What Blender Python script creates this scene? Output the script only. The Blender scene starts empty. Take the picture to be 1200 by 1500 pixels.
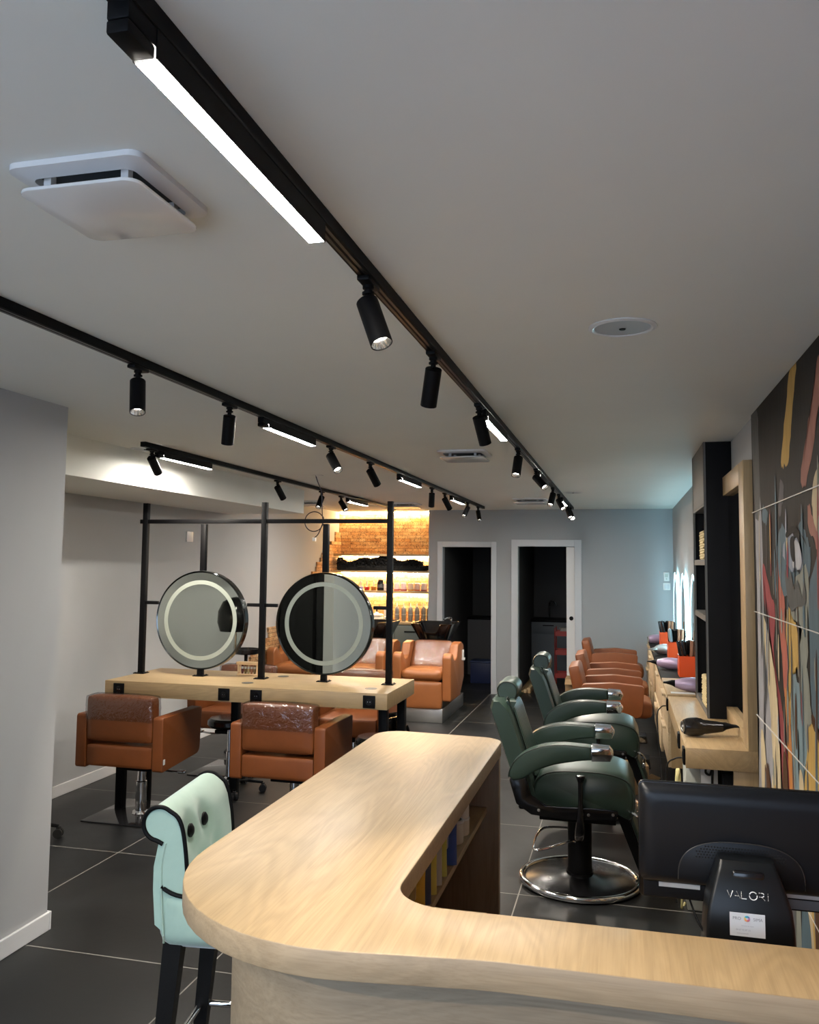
import bpy, bmesh, math, random
from mathutils import Vector, Matrix, Euler
random.seed(7)
SC = bpy.context.scene
COL = SC.collection
R = math.radians
PI = math.pi

# ------------------------------------------------------------------ helpers
def thing(name, label, cat, loc=(0, 0, 0), rotz=0, group=None):
    o = bpy.data.objects.new(name, None)
    o.empty_display_size = .05
    COL.objects.link(o)
    o.location = loc
    o.rotation_euler = (0, 0, rotz)
    tag(o, label, cat, group)
    return o

def tag(o, label, cat, group=None):
    o['label'] = label
    o['category'] = cat
    if group:
        o['group'] = group
    return o

def obj(name, bm, m, parent=None, smooth=35, label=None):
    me = bpy.data.meshes.new(name)
    bmesh.ops.recalc_face_normals(bm, faces=bm.faces[:])
    bm.to_mesh(me)
    bm.free()
    if smooth:
        for p in me.polygons:
            p.use_smooth = True
        me.set_sharp_from_angle(angle=R(smooth))
    ms = m if isinstance(m, (list, tuple)) else [m]
    for x in ms:
        me.materials.append(x)
    o = bpy.data.objects.new(name, me)
    COL.objects.link(o)
    if parent:
        o.parent = parent
    if label:
        o['label'] = label
    return o

def struct(name, bm, m, parent=None, label=None, smooth=0):
    o = obj(name, bm, m, parent, smooth, label)
    if not parent:
        o['kind'] = 'structure'
    return o

def dup(root, loc, rotz, label, group=None):
    r = root.copy()
    COL.objects.link(r)
    r.location = loc
    r.rotation_euler = (0, 0, rotz)
    r['label'] = label
    if group:
        r['group'] = group
    def rec(a, b):
        for ch in list(a.children):
            c = ch.copy()
            COL.objects.link(c)
            c.parent = b
            rec(ch, c)
    rec(root, r)
    return r

def B():
    return bmesh.new()

def merge(bm, t, mat=0):
    if mat:
        for f in t.faces:
            f.material_index = mat
    me = bpy.data.meshes.new('tmp')
    t.to_mesh(me)
    t.free()
    bm.from_mesh(me)
    bpy.data.meshes.remove(me)
    return bm

def bx(bm, x0, x1, y0, y1, z0, z1, bev=0, seg=2, mat=0, M=None):
    t = bmesh.new()
    bmesh.ops.create_cube(t, size=1)
    for v in t.verts:
        v.co = Vector(((x0 + x1) / 2 + v.co.x * (x1 - x0), (y0 + y1) / 2 + v.co.y * (y1 - y0), (z0 + z1) / 2 + v.co.z * (z1 - z0)))
    if bev:
        bmesh.ops.bevel(t, geom=t.edges[:], offset=bev, segments=seg, profile=.5, affect='EDGES')
    if M:
        bmesh.ops.transform(t, matrix=M, verts=t.verts)
    return merge(bm, t, mat)

def prism(bm, pts, axis, a0, a1, bev=0, seg=2, mat=0, M=None):
    def P(p, a):
        return {'x': (a, p[0], p[1]), 'y': (p[0], a, p[1]), 'z': (p[0], p[1], a)}[axis]
    t = bmesh.new()
    A = [t.verts.new(P(p, a0)) for p in pts]
    C = [t.verts.new(P(p, a1)) for p in pts]
    t.faces.new(A)
    t.faces.new(C)
    n = len(pts)
    for i in range(n):
        t.faces.new((A[i], A[(i + 1) % n], C[(i + 1) % n], C[i]))
    bmesh.ops.recalc_face_normals(t, faces=t.faces[:])
    if bev:
        cap = [e for e in t.edges if len(e.link_faces) == 2 and max(len(f.verts) for f in e.link_faces) == n and min(len(f.verts) for f in e.link_faces) == 4 or n == 4]
        bmesh.ops.bevel(t, geom=cap, offset=bev, segments=seg, profile=.5, affect='EDGES')
    if M:
        bmesh.ops.transform(t, matrix=M, verts=t.verts)
    return merge(bm, t, mat)

def frame_of(d):
    d = Vector(d).normalized()
    up = Vector((0, 0, 1)) if abs(d.z) < .95 else Vector((1, 0, 0))
    a = d.cross(up).normalized()
    return a, a.cross(d).normalized()

def cyl(bm, p0, p1, r0, r1=None, n=24, mat=0, cap=True):
    r1 = r0 if r1 is None else r1
    p0, p1 = Vector(p0), Vector(p1)
    a, b = frame_of(p1 - p0)
    t = bmesh.new()
    L = []
    for p, r in ((p0, r0), (p1, r1)):
        L.append([t.verts.new(p + a * r * math.cos(2 * PI * i / n) + b * r * math.sin(2 * PI * i / n)) for i in range(n)])
    for i in range(n):
        t.faces.new((L[0][i], L[0][(i + 1) % n], L[1][(i + 1) % n], L[1][i]))
    if cap:
        t.faces.new(L[0]); t.faces.new(L[1])
    return merge(bm, t, mat)

def smooth_path(pts, k=6, closed=False):
    pts = [Vector(p) for p in pts]
    n = len(pts)
    out = []
    rng = range(n if closed else n - 1)
    for i in rng:
        p0 = pts[(i - 1) % n] if (closed or i > 0) else pts[0]
        p1 = pts[i]; p2 = pts[(i + 1) % n]
        p3 = pts[(i + 2) % n] if (closed or i + 2 < n) else pts[-1]
        for j in range(k):
            t = j / k
            out.append(.5 * ((2 * p1) + (p2 - p0) * t + (2 * p0 - 5 * p1 + 4 * p2 - p3) * t * t + (3 * p1 - p0 - 3 * p2 + p3) * t ** 3))
    if not closed:
        out.append(pts[-1])
    return out

def tube(bm, pts, r, n=10, closed=False, mat=0):
    pts = [Vector(p) for p in pts]
    m = len(pts)
    t = bmesh.new()
    rings = []
    a = None
    for i, p in enumerate(pts):
        if closed:
            d = pts[(i + 1) % m] - pts[i - 1]
        else:
            d = pts[min(i + 1, m - 1)] - pts[max(i - 1, 0)]
        d.normalize()
        if a is None:
            a, b = frame_of(d)
        else:
            a = (a - d * a.dot(d)).normalized()
            b = d.cross(a)
        rr = r[i] if isinstance(r, (list, tuple)) else r
        rings.append([t.verts.new(p + a * rr * math.cos(2 * PI * k / n) + b * rr * math.sin(2 * PI * k / n)) for k in range(n)])
    for i in range(m if closed else m - 1):
        A, C = rings[i], rings[(i + 1) % m]
        for k in range(n):
            t.faces.new((A[k], A[(k + 1) % n], C[(k + 1) % n], C[k]))
    if not closed:
        t.faces.new(rings[0]); t.faces.new(rings[-1])
    return merge(bm, t, mat)

def lathe(bm, prof, n=28, o=(0, 0, 0), axis=(0, 0, 1), mat=0, sy=1, cap=True):
    """prof: list of (radius, height along axis)"""
    o = Vector(o)
    ax = Vector(axis).normalized()
    a, b = frame_of(ax)
    t = bmesh.new()
    rings = []
    for r, h in prof:
        if r < 1e-5:
            rings.append([t.verts.new(o + ax * h)])
        else:
            rings.append([t.verts.new(o + ax * h + a * r * math.cos(2 * PI * i / n) + b * r * sy * math.sin(2 * PI * i / n)) for i in range(n)])
    for A, C in zip(rings, rings[1:]):
        for i in range(n):
            j = (i + 1) % n
            if len(A) == 1 and len(C) == 1: continue
            if len(A) == 1: t.faces.new((A[0], C[i], C[j]))
            elif len(C) == 1: t.faces.new((A[i], A[j], C[0]))
            else: t.faces.new((A[i], A[j], C[j], C[i]))
    if cap and len(prof) > 2:
        if len(rings[0]) > 1: t.faces.new(rings[0])
        if len(rings[-1]) > 1: t.faces.new(rings[-1])
    return merge(bm, t, mat)

def loft(bm, secs, closed_ends=True, mat=0):
    t = bmesh.new()
    V = [[t.verts.new(p) for p in s] for s in secs]
    n = len(V[0])
    for A, C in zip(V, V[1:]):
        for i in range(n):
            t.faces.new((A[i], A[(i + 1) % n], C[(i + 1) % n], C[i]))
    if closed_ends:
        t.faces.new(V[0]); t.faces.new(V[-1])
    return merge(bm, t, mat)

def cushion(bm, x0, x1, y0, y1, z0, z1, r=.03, puff=.015, n=10, M=None, mat=0):
    """rounded, slightly domed upholstery block"""
    t = bmesh.new()
    bmesh.ops.create_cube(t, size=2)
    bmesh.ops.subdivide_edges(t, edges=t.edges[:], cuts=n, use_grid_fill=True)
    hx, hy, hz = (x1 - x0) / 2, (y1 - y0) / 2, (z1 - z0) / 2
    c = Vector(((x0 + x1) / 2, (y0 + y1) / 2, (z0 + z1) / 2))
    r = min(r, hx, hy, hz)
    for v in t.verts:
        u = v.co.copy()
        p = Vector((u.x * hx, u.y * hy, u.z * hz))
        q = Vector((max(-hx + r, min(hx - r, p.x)), max(-hy + r, min(hy - r, p.y)), max(-hz + r, min(hz - r, p.z))))
        d = p - q
        if d.length > 1e-9:
            m = max(abs(d.x), abs(d.y), abs(d.z))
            p = q + d.normalized() * m
        f = Vector(((1 - u.y ** 2) * (1 - u.z ** 2) * u.x, (1 - u.x ** 2) * (1 - u.z ** 2) * u.y, (1 - u.x ** 2) * (1 - u.y ** 2) * u.z))
        v.co = c + p + f * puff
    if M:
        bmesh.ops.transform(t, matrix=M, verts=t.verts)
    return merge(bm, t, mat)

def round_poly(pts, rads, k=6):
    """polygon with rounded corners, rads per corner"""
    n = len(pts)
    out = []
    for i in range(n):
        p0, p1, p2 = Vector(pts[i - 1]), Vector(pts[i]), Vector(pts[(i + 1) % n])
        r = rads[i] if isinstance(rads, (list, tuple)) else rads
        if r <= 0:
            out.append(tuple(p1)); continue
        d0 = (p0 - p1).normalized(); d1 = (p2 - p1).normalized()
        ang = d0.angle(d1)
        tl = r / math.tan(ang / 2)
        a = p1 + d0 * tl; b = p1 + d1 * tl
        cc = p1 + (d0 + d1).normalized() * (r / math.sin(ang / 2))
        a0 = math.atan2(a.y - cc.y, a.x - cc.x); a1 = math.atan2(b.y - cc.y, b.x - cc.x)
        da = (a1 - a0 + PI) % (2 * PI) - PI
        for j in range(k + 1):
            th = a0 + da * j / k
            out.append((cc.x + r * math.cos(th), cc.y + r * math.sin(th)))
    return out

def rotM(ax, ang, piv=(0, 0, 0)):
    return Matrix.Translation(piv) @ Matrix.Rotation(ang, 4, ax) @ Matrix.Translation(-Vector(piv))

def text_bm(s, size, M, depth=.0002, align='CENTER'):
    cu = bpy.data.curves.new('t', 'FONT')
    cu.body = s; cu.size = size; cu.align_x = align; cu.extrude = depth
    o = bpy.data.objects.new('t', cu)
    COL.objects.link(o)
    dg = bpy.context.evaluated_depsgraph_get()
    me = bpy.data.meshes.new_from_object(o.evaluated_get(dg))
    bm = bmesh.new(); bm.from_mesh(me)
    bmesh.ops.transform(bm, matrix=M, verts=bm.verts)
    bpy.data.objects.remove(o); bpy.data.curves.remove(cu); bpy.data.meshes.remove(me)
    return bm

# ------------------------------------------------------------------ materials
def mat(name, col=(.5, .5, .5), rough=.5, metal=0, **kw):
    m = bpy.data.materials.new(name)
    m.use_nodes = True
    b = m.node_tree.nodes['Principled BSDF']
    b.inputs['Base Color'].default_value = (*col, 1)
    b.inputs['Roughness'].default_value = rough
    b.inputs['Metallic'].default_value = metal
    for k, v in kw.items():
        b.inputs[k.replace('_', ' ')].default_value = v
    return m

class NT:
    def __init__(s, m):
        s.m = m; s.t = m.node_tree; s.b = s.t.nodes['Principled BSDF']
    def n(s, typ, **kw):
        x = s.t.nodes.new(typ)
        for k, v in kw.items():
            if hasattr(x, k): setattr(x, k, v)
            else: x.inputs[k.replace('_', ' ')].default_value = v
        return x
    def l(s, a, b):
        s.t.links.new(a, b)
    def ramp(s, fac, stops):
        r = s.n('ShaderNodeValToRGB')
        e = r.color_ramp.elements
        while len(e) < len(stops): e.new(.5)
        for x, (p, c) in zip(e, stops):
            x.position = p; x.color = (*c, 1)
        s.l(fac, r.inputs[0])
        return r.outputs[0]
    def coords(s, scale=(1, 1, 1), rot=(0, 0, 0), world=False):
        mp = s.n('ShaderNodeMapping')
        if world:
            g = s.n('ShaderNodeNewGeometry'); s.l(g.outputs['Position'], mp.inputs[0])
        else:
            tc = s.n('ShaderNodeTexCoord'); s.l(tc.outputs['Object'], mp.inputs[0])
        mp.inputs['Scale'].default_value = scale
        mp.inputs['Rotation'].default_value = rot
        return mp.outputs[0]
    def noise(s, vec, scale, detail=4, rough=.55, dist=0):
        x = s.n('ShaderNodeTexNoise')
        x.inputs['Scale'].default_value = scale; x.inputs['Detail'].default_value = detail
        x.inputs['Roughness'].default_value = rough; x.inputs['Distortion'].default_value = dist
        s.l(vec, x.inputs['Vector'])
        return x.outputs['Fac']
    def mix(s, f, a, b, typ='MIX'):
        x = s.n('ShaderNodeMix', data_type='RGBA', blend_type=typ)
        for i, v in ((0, f), (6, a), (7, b)):
            if hasattr(v, 'is_linked') or hasattr(v, 'links'): s.l(v, x.inputs[i])
            else: x.inputs[i].default_value = v if i == 0 else (*v, 1)
        return x.outputs[2]
    def bump(s, h, strength=.2, dist=.002):
        x = s.n('ShaderNodeBump')
        x.inputs['Strength'].default_value = strength; x.inputs['Distance'].default_value = dist
        s.l(h, x.inputs['Height'])
        s.l(x.outputs[0], s.b.inputs['Normal'])

def plaster(name, col, rough=.85):
    m = mat(name, col, rough)
    t = NT(m)
    v = t.coords(world=True)
    f = t.noise(v, 1.3, 3)
    c = t.mix(f, tuple(x * .95 for x in col), tuple(min(1, x * 1.05) for x in col))
    t.l(c, t.b.inputs['Base Color'])
    t.bump(t.noise(v, 260, 3), .06, .001)
    return m

def leather(name, col, rough=.42, var=.18, scale=420, spec=.5):
    m = mat(name, col, rough)
    t = NT(m)
    v = t.coords(world=False)
    f = t.noise(v, 9, 4)
    c = t.mix(f, tuple(x * (1 - var) for x in col), tuple(x * (1 + var) for x in col))
    t.l(c, t.b.inputs['Base Color'])
    vo = t.n('ShaderNodeTexVoronoi'); vo.inputs['Scale'].default_value = scale
    t.l(v, vo.inputs['Vector'])
    t.bump(vo.outputs['Distance'], .12, .0006)
    t.b.inputs['Specular IOR Level'].default_value = spec
    return m

def wood(name, axis, light=(.43, .302, .158), dark=(.335, .228, .112), rough=.42, sc=1, cross=.25):
    """laminate oak with its grain along one object axis"""
    m = mat(name, light, rough)
    t = NT(m)
    s = {'x': (.9, 9, 9), 'y': (9, .9, 9), 'z': (9, 9, .9)}[axis]
    v = t.coords(scale=tuple(q * sc for q in s))
    f1 = t.noise(v, 2.2, 6, .62, 1.4)
    s2 = {'x': (3, 160, 160), 'y': (160, 3, 160), 'z': (160, 160, 3)}[axis]
    v2 = t.coords(scale=tuple(q * sc for q in s2))
    f2 = t.noise(v2, 1.6, 3, .6)
    # cathedral rings: a low frequency field run through a sine
    s3 = {'x': (.35, 2.4, 2.4), 'y': (2.4, .35, 2.4), 'z': (2.4, 2.4, .35)}[axis]
    v3 = t.coords(scale=tuple(q * sc for q in s3))
    f3 = t.noise(v3, 1.9, 2.5, .5, 1.1)
    mm = t.n('ShaderNodeMath', operation='MULTIPLY'); t.l(f3, mm.inputs[0]); mm.inputs[1].default_value = 95
    si = t.n('ShaderNodeMath', operation='SINE'); t.l(mm.outputs[0], si.inputs[0])
    sr = t.n('ShaderNodeMapRange'); t.l(si.outputs[0], sr.inputs[0]); sr.inputs[1].default_value = -1; sr.inputs[2].default_value = 1
    c1 = t.ramp(f1, [(.3, dark), (.62, light)])
    c2 = t.mix(sr.outputs[0], tuple(x * .88 for x in light), tuple(min(1, x * 1.07) for x in light))
    c = t.mix(.5, c1, c2)
    c3 = t.ramp(f2, [(.32, (.72, .68, .62)), (.55, (1, 1, 1))])
    c = t.mix(.42, c, c3, 'MULTIPLY')
    t.l(c, t.b.inputs['Base Color'])
    t.bump(f2, .12, .0006)
    return m

def emit(name, col, strength):
    m = bpy.data.materials.new(name)
    m.use_nodes = True
    nt = m.node_tree
    nt.nodes.remove(nt.nodes['Principled BSDF'])
    e = nt.nodes.new('ShaderNodeEmission')
    e.inputs[0].default_value = (*col, 1); e.inputs[1].default_value = strength
    nt.links.new(e.outputs[0], nt.nodes['Material Output'].inputs[0])
    return m
WORLD_E = 4.8
EXPO = 0.33
ES = 55
LEDS = 260
# ------------------------------------------------------------------ shared materials
M_WALL = plaster('grey wall paint', (.42, .425, .43))
M_WALLB = plaster('cool grey wall paint', (.36, .375, .39))
M_CEIL = plaster('white ceiling paint', (.79, .80, .755))
M_WHITE = mat('white lacquer', (.72, .72, .72), .35)
M_TRIMW = mat('pale grey lacquer', (.55, .57, .60), .4)
M_BLACK = mat('black powder coat', (.004, .004, .0045), .5, Specular_IOR_Level=.12)
M_BLACKG = mat('gloss black', (.005, .005, .006), .16)
M_BLACKM = mat('matt black board', (.005, .005, .006), .7, Specular_IOR_Level=.2)
M_RUB = mat('black rubber', (.007, .007, .007), .75)
M_CHROME = mat('chrome', (.82, .82, .83), .09, 1)
M_STEEL = mat('brushed steel', (.55, .55, .54), .32, 1)
M_MIR = mat('mirror glass', (.74, .79, .72), .012, 1)
M_MIRD = mat('tinted mirror', (.5, .5, .5), .015, 1)
M_TAN = leather('cognac leather', (.200, .056, .0125), .45)
M_TANL = leather('light cognac leather', (.31, .105, .030), .42)
M_GREEN = leather('bottle green leather', (.026, .047, .036), .36)
M_GREEND = mat('dark green piping', (.010, .018, .014), .5)
M_OAKX = wood('oak grain x', 'x')
M_OAKY = wood('oak grain y', 'y')
M_OAKZ = wood('oak grain z', 'z')
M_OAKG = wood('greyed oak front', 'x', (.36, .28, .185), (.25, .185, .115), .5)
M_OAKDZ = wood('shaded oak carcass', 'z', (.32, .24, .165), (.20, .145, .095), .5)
M_BEECH = wood('pale beech', 'x', (.74, .52, .29), (.62, .41, .21), .5, 3)
M_ORANGE = mat('orange plastic', (.80, .085, .008), .35)
M_LED = emit('led bar diffuser', (1, .94, .85), LEDS)
M_SPOTE = emit('spot lamp', (1, .94, .86), 22)
M_REFL = mat('spot reflector', (.85, .84, .82), .12, 1)
M_COVE = emit('warm cove strip', (1, .66, .30), 75)
M_WARM = emit('warm led strip', (1, .70, .36), 150)
M_COOL = emit('cool mirror light', (.50, .88, 1), 7)
M_COOLB = emit('cool mirror back light', (.45, .85, 1), 110)
M_FROST = mat('frosted ring', (.28, .31, .27), .6)
M_SILVER = mat('silver bottle', (.22, .21, .19), .4, .3)
M_CARD = mat('cardboard', (.36, .235, .12), .8)
M_PLAS = mat('white plastic', (.68, .68, .67), .35)
M_GREYP = mat('grey plastic', (.42, .44, .40), .45)
M_LILAC = mat('lilac metallic shell', (.42, .33, .47), .28, .35)
M_SILV = mat('silver shell', (.62, .66, .67), .25, .5)
M_YEL = mat('pale yellow plastic', (.75, .66, .30), .45)

def m_floor():
    m = mat('dark slate tiles', (.03, .03, .03), .38, Specular_IOR_Level=.32)
    t = NT(m)
    g = t.n('ShaderNodeNewGeometry')
    sp = t.n('ShaderNodeSeparateXYZ'); t.l(g.outputs['Position'], sp.inputs[0])
    masks = []; ids = []
    for ax, off in ((0, .552), (1, -3.454)):
        a = t.n('ShaderNodeMath', operation='ADD'); t.l(sp.outputs[ax], a.inputs[0]); a.inputs[1].default_value = off + 12
        d = t.n('ShaderNodeMath', operation='DIVIDE'); t.l(a.outputs[0], d.inputs[0]); d.inputs[1].default_value = 1.2
        r = t.n('ShaderNodeMath', operation='ROUND'); t.l(d.outputs[0], r.inputs[0])
        s = t.n('ShaderNodeMath', operation='SUBTRACT'); t.l(d.outputs[0], s.inputs[0]); t.l(r.outputs[0], s.inputs[1])
        ab = t.n('ShaderNodeMath', operation='ABSOLUTE'); t.l(s.outputs[0], ab.inputs[0])
        lt = t.n('ShaderNodeMath', operation='LESS_THAN'); t.l(ab.outputs[0], lt.inputs[0]); lt.inputs[1].default_value = .0026 / 1.2 * 1.25
        fl = t.n('ShaderNodeMath', operation='FLOOR'); t.l(d.outputs[0], fl.inputs[0])
        masks.append(lt.outputs[0]); ids.append(fl.outputs[0])
    mx = t.n('ShaderNodeMath', operation='MAXIMUM'); t.l(masks[0], mx.inputs[0]); t.l(masks[1], mx.inputs[1])
    cb = t.n('ShaderNodeCombineXYZ'); t.l(ids[0], cb.inputs[0]); t.l(ids[1], cb.inputs[1])
    wn = t.n('ShaderNodeTexWhiteNoise', noise_dimensions='3D'); t.l(cb.outputs[0], wn.inputs['Vector'])
    v = t.coords(world=True)
    f = t.noise(v, 2.3, 8, .62, .4)
    c1 = t.ramp(f, [(.25, (.006, .0065, .0068)), (.75, (.016, .0168, .017))])
    c2 = t.mix(wn.outputs['Value'], (.80, .80, .80), (1.15, 1.15, 1.15))
    c = t.mix(1.0, c1, c2, 'MULTIPLY')
    c = t.mix(mx.outputs[0], c, (.27, .26, .235))
    t.l(c, t.b.inputs['Base Color'])
    rr = t.n('ShaderNodeMapRange'); t.l(f, rr.inputs[0]); rr.inputs[3].default_value = .30; rr.inputs[4].default_value = .48
    t.l(rr.outputs[0], t.b.inputs['Roughness'])
    t.bump(t.noise(v, 30, 5), .10, .002)
    return m
M_FLOOR = m_floor()

def m_stone():
    m = mat('split stone cladding', (.5, .36, .2), .8)
    t = NT(m)
    tc = t.n('ShaderNodeTexCoord')
    sp = t.n('ShaderNodeSeparateXYZ'); t.l(tc.outputs['Object'], sp.inputs[0])
    ad = t.n('ShaderNodeMath', operation='ADD'); t.l(sp.outputs[0], ad.inputs[0]); t.l(sp.outputs[1], ad.inputs[1])
    cb = t.n('ShaderNodeCombineXYZ'); t.l(ad.outputs[0], cb.inputs[0]); t.l(sp.outputs[2], cb.inputs[1])
    br = t.n('ShaderNodeTexBrick', offset=.37, squash=1.0)
    t.l(cb.outputs[0], br.inputs['Vector'])
    br.inputs['Scale'].default_value = 1
    br.inputs['Brick Width'].default_value = .23; br.inputs['Row Height'].default_value = .048
    br.inputs['Mortar Size'].default_value = .0022; br.inputs['Bias'].default_value = 0
    br.inputs['Color1'].default_value = (.66, .50, .30, 1); br.inputs['Color2'].default_value = (.55, .30, .12, 1)
    br.inputs['Mortar'].default_value = (.16, .11, .07, 1)
    br2 = t.n('ShaderNodeTexBrick', offset=.61, squash=1.0)
    t.l(cb.outputs[0], br2.inputs['Vector'])
    br2.inputs['Scale'].default_value = 1; br2.inputs['Brick Width'].default_value = .167; br2.inputs['Row Height'].default_value = .048
    br2.inputs['Mortar Size'].default_value = .002; br2.inputs['Bias'].default_value = -.1
    br2.inputs['Color1'].default_value = (1, 1, 1, 1); br2.inputs['Color2'].default_value = (.62, .47, .36, 1); br2.inputs['Mortar'].default_value = (.5, .4, .35, 1)
    n1 = t.noise(cb.outputs[0], 34, 6, .72, 1.5)
    n2 = t.noise(cb.outputs[0], 7, 3, .6)
    c = t.mix(1.0, br.outputs['Color'], t.ramp(n1, [(.38, (.14, .12, .10)), (.46, (.9, .9, .9)), (.7, (1.25, 1.2, 1.1))]), 'MULTIPLY')
    c = t.mix(.75, c, br2.outputs['Color'], 'MULTIPLY')
    c = t.mix(.7, c, t.ramp(n2, [(.3, (.75, .6, .5)), (.6, (1.2, 1.15, 1.05))]), 'MULTIPLY')
    t.l(c, t.b.inputs['Base Color'])
    t.bump(n1, .5, .012)
    return m
M_STONE = m_stone()

def m_wrap():
    m = bpy.data.materials.new('clear plastic wrap')
    m.use_nodes = True
    nt = m.node_tree
    nt.nodes.remove(nt.nodes['Principled BSDF'])
    tr = nt.nodes.new('ShaderNodeBsdfTransparent'); tr.inputs[0].default_value = (.80, .80, .82, 1)
    gl = nt.nodes.new('ShaderNodeBsdfGlossy'); gl.inputs['Roughness'].default_value = .12
    mx = nt.nodes.new('ShaderNodeMixShader'); mx.inputs[0].default_value = .13
    tc = nt.nodes.new('ShaderNodeTexCoord'); no = nt.nodes.new('ShaderNodeTexNoise')
    no.inputs['Scale'].default_value = 22; no.inputs['Distortion'].default_value = 1.5
    bp = nt.nodes.new('ShaderNodeBump'); bp.inputs['Strength'].default_value = .9; bp.inputs['Distance'].default_value = .012
    nt.links.new(tc.outputs['Object'], no.inputs['Vector'])
    nt.links.new(no.outputs['Fac'], bp.inputs['Height']); nt.links.new(bp.outputs[0], gl.inputs['Normal'])
    nt.links.new(tr.outputs[0], mx.inputs[1]); nt.links.new(gl.outputs[0], mx.inputs[2])
    nt.links.new(mx.outputs[0], nt.nodes['Material Output'].inputs[0])
    return m
M_WRAP = m_wrap()

# ------------------------------------------------------------------ setting
CZ = 2.5
XL, XR, YB, YN = -4.08, .64, 11.58, 11.95     # left wall, right wall, back wall, niche wall
YF = -1.7                                      # shop front behind the camera
NX = -2.63                                     # right edge of the niche

b = B(); bx(b, XL - .2, XR + .2, YF - .2, 14.6, -.12, 0); struct('floor', b, M_FLOOR)
b = B(); bx(b, XL - .2, XR + .2, YF - .2, 14.6, CZ, CZ + .12); struct('ceiling', b, M_CEIL)
b = B(); bx(b, XR, XR + .15, YF, 14.5, 0, CZ); struct('wall_right', b, M_WALL)
b = B(); bx(b, XL - .15, XL, YF, YN + .1, 0, CZ); struct('wall_left', b, M_WALL)
b = B(); bx(b, XL, NX + .12, YN, YN + .12, 0, CZ); struct('wall_niche', b, M_STONE)

# back wall with two door openings
D1 = (-2.44, -1.735, 2.0)
D2 = (-1.393, -.61, 2.012)
TB = .12
b = B()
bx(b, NX, D1[0], YB, YB + TB, 0, CZ)
bx(b, NX, NX + .12, YB + TB, YN, 0, CZ)
bx(b, D1[1], D2[0], YB, YB + TB, 0, CZ)
bx(b, D2[1], XR, YB, YB + TB, 0, CZ)
bx(b, D1[0], D1[1], YB, YB + TB, D1[2], CZ)
bx(b, D2[0], D2[1], YB, YB + TB, D2[2], CZ)
struct('wall_back', b, M_WALLB)

# unlit rooms beyond the doors; their darkness is put into the wall colour
M_DARKROOM = plaster('unlit storeroom grey', (.08, .082, .085))
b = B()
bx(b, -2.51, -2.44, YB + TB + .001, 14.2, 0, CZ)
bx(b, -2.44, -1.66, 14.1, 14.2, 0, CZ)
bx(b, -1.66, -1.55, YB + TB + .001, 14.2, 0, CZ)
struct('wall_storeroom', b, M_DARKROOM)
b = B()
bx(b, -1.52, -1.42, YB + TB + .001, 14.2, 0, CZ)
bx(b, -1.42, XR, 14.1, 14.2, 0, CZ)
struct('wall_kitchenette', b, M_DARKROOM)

# door frames
def door_frame(name, D, w, label):
    b = B()
    x0, x1, h = D
    y0, y1 = YB - .018, YB + TB + .0
    bx(b, x0 - w, x0 + .012, y0, y0 + .018, 0, h + w, .003)
    bx(b, x1 - .012, x1 + w, y0, y0 + .018, 0, h + w, .003)
    bx(b, x0 + .012, x1 - .012, y0, y0 + .018, h - .012, h + w, .003)
    bx(b, x0, x0 + .014, y0 + .018, y1, 0, h)
    bx(b, x1 - .014, x1, y0 + .018, y1, 0, h)
    bx(b, x0, x1, y0 + .018, y1, h - .014, h)
    return struct(name, b, M_TRIMW, label=label)
d1 = door_frame('door_1', D1, .062, 'open doorway with grey frame, left of two on the back wall')
b = B(); bx(b, D1[1] + .0, D1[1] + .012, YB - .06, YB - .018, 0, .001)
b.free()
d2 = door_frame('door_2', D2, .078, 'doorway with a half-hidden sliding leaf, right of two on the back wall')
b = B(); bx(b, -.735, -.626, YB + .035, YB + .075, .008, 1.996, .003)
lf = struct('sliding_leaf', b, M_WHITE, d2)
b = B(); lathe(b, [(.0, -.004), (.018, -.004), (.024, 0), (.028, .003), (.028, .006), (0, .006)], 20, (-.672, YB + .035, 1.04), (0, -1, 0))
struct('finger_pull', b, M_BLACK, lf)

# soffit box along the left wall
b = B(); bx(b, XL, -3.215, 1.72, 8.27, 2.255, CZ); struct('trim_1', b, M_CEIL, label='boxed white soffit under the ceiling along the left wall')

# near partition on the left
b = B()
bx(b, -2.76, -2.66, YF, 3.615, 0, CZ)
struct('wall_partition', b, M_WALL)
b = B(); bx(b, -2.6595, -2.645, YF, 3.615, 0, .085, .004); bx(b, -2.76, -2.645, 3.6155, 3.63, 0, .085, .004)
struct('baseboard_partition', b, M_WHITE)
# cross wall with a dark glazed door, seen only in the round mirrors
b = B()
bx(b, XL, -4.05, 1.60, 1.72, 0, CZ)
bx(b, -4.05, -2.80, 1.60, 1.72, 2.3, CZ)
bx(b, -2.80, -2.7605, 1.60, 1.72, 0, CZ)
struct('wall_cross', b, M_WALL)
b = B(); bx(b, -4.05, -2.80, 1.64, 1.68, 0, 2.3)
d3 = struct('door_3', b, M_BLACKG, label='dark glazed door in the cross wall')
b = B()
for x in (-4.045, -3.58, -2.83):
    bx(b, x - .004, x + .026, 1.681, 1.70, .0, 2.3)
struct('door_stile', b, M_BLACK, d3)
# baseboards
b = B(); bx(b, XL, XL + .014, 1.73, 8.75, 0, .085, .004); struct('baseboard_left', b, M_WHITE)
b = B()
for x0, x1 in ((NX + .005, D1[0] - .064), (D1[1] + .064, D2[0] - .08), (D2[1] + .08, XR - .02)):
    bx(b, x0, x1, YB - .012, YB - .0005, 0, .07, .003)
struct('baseboard_back', b, M_TRIMW)

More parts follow.
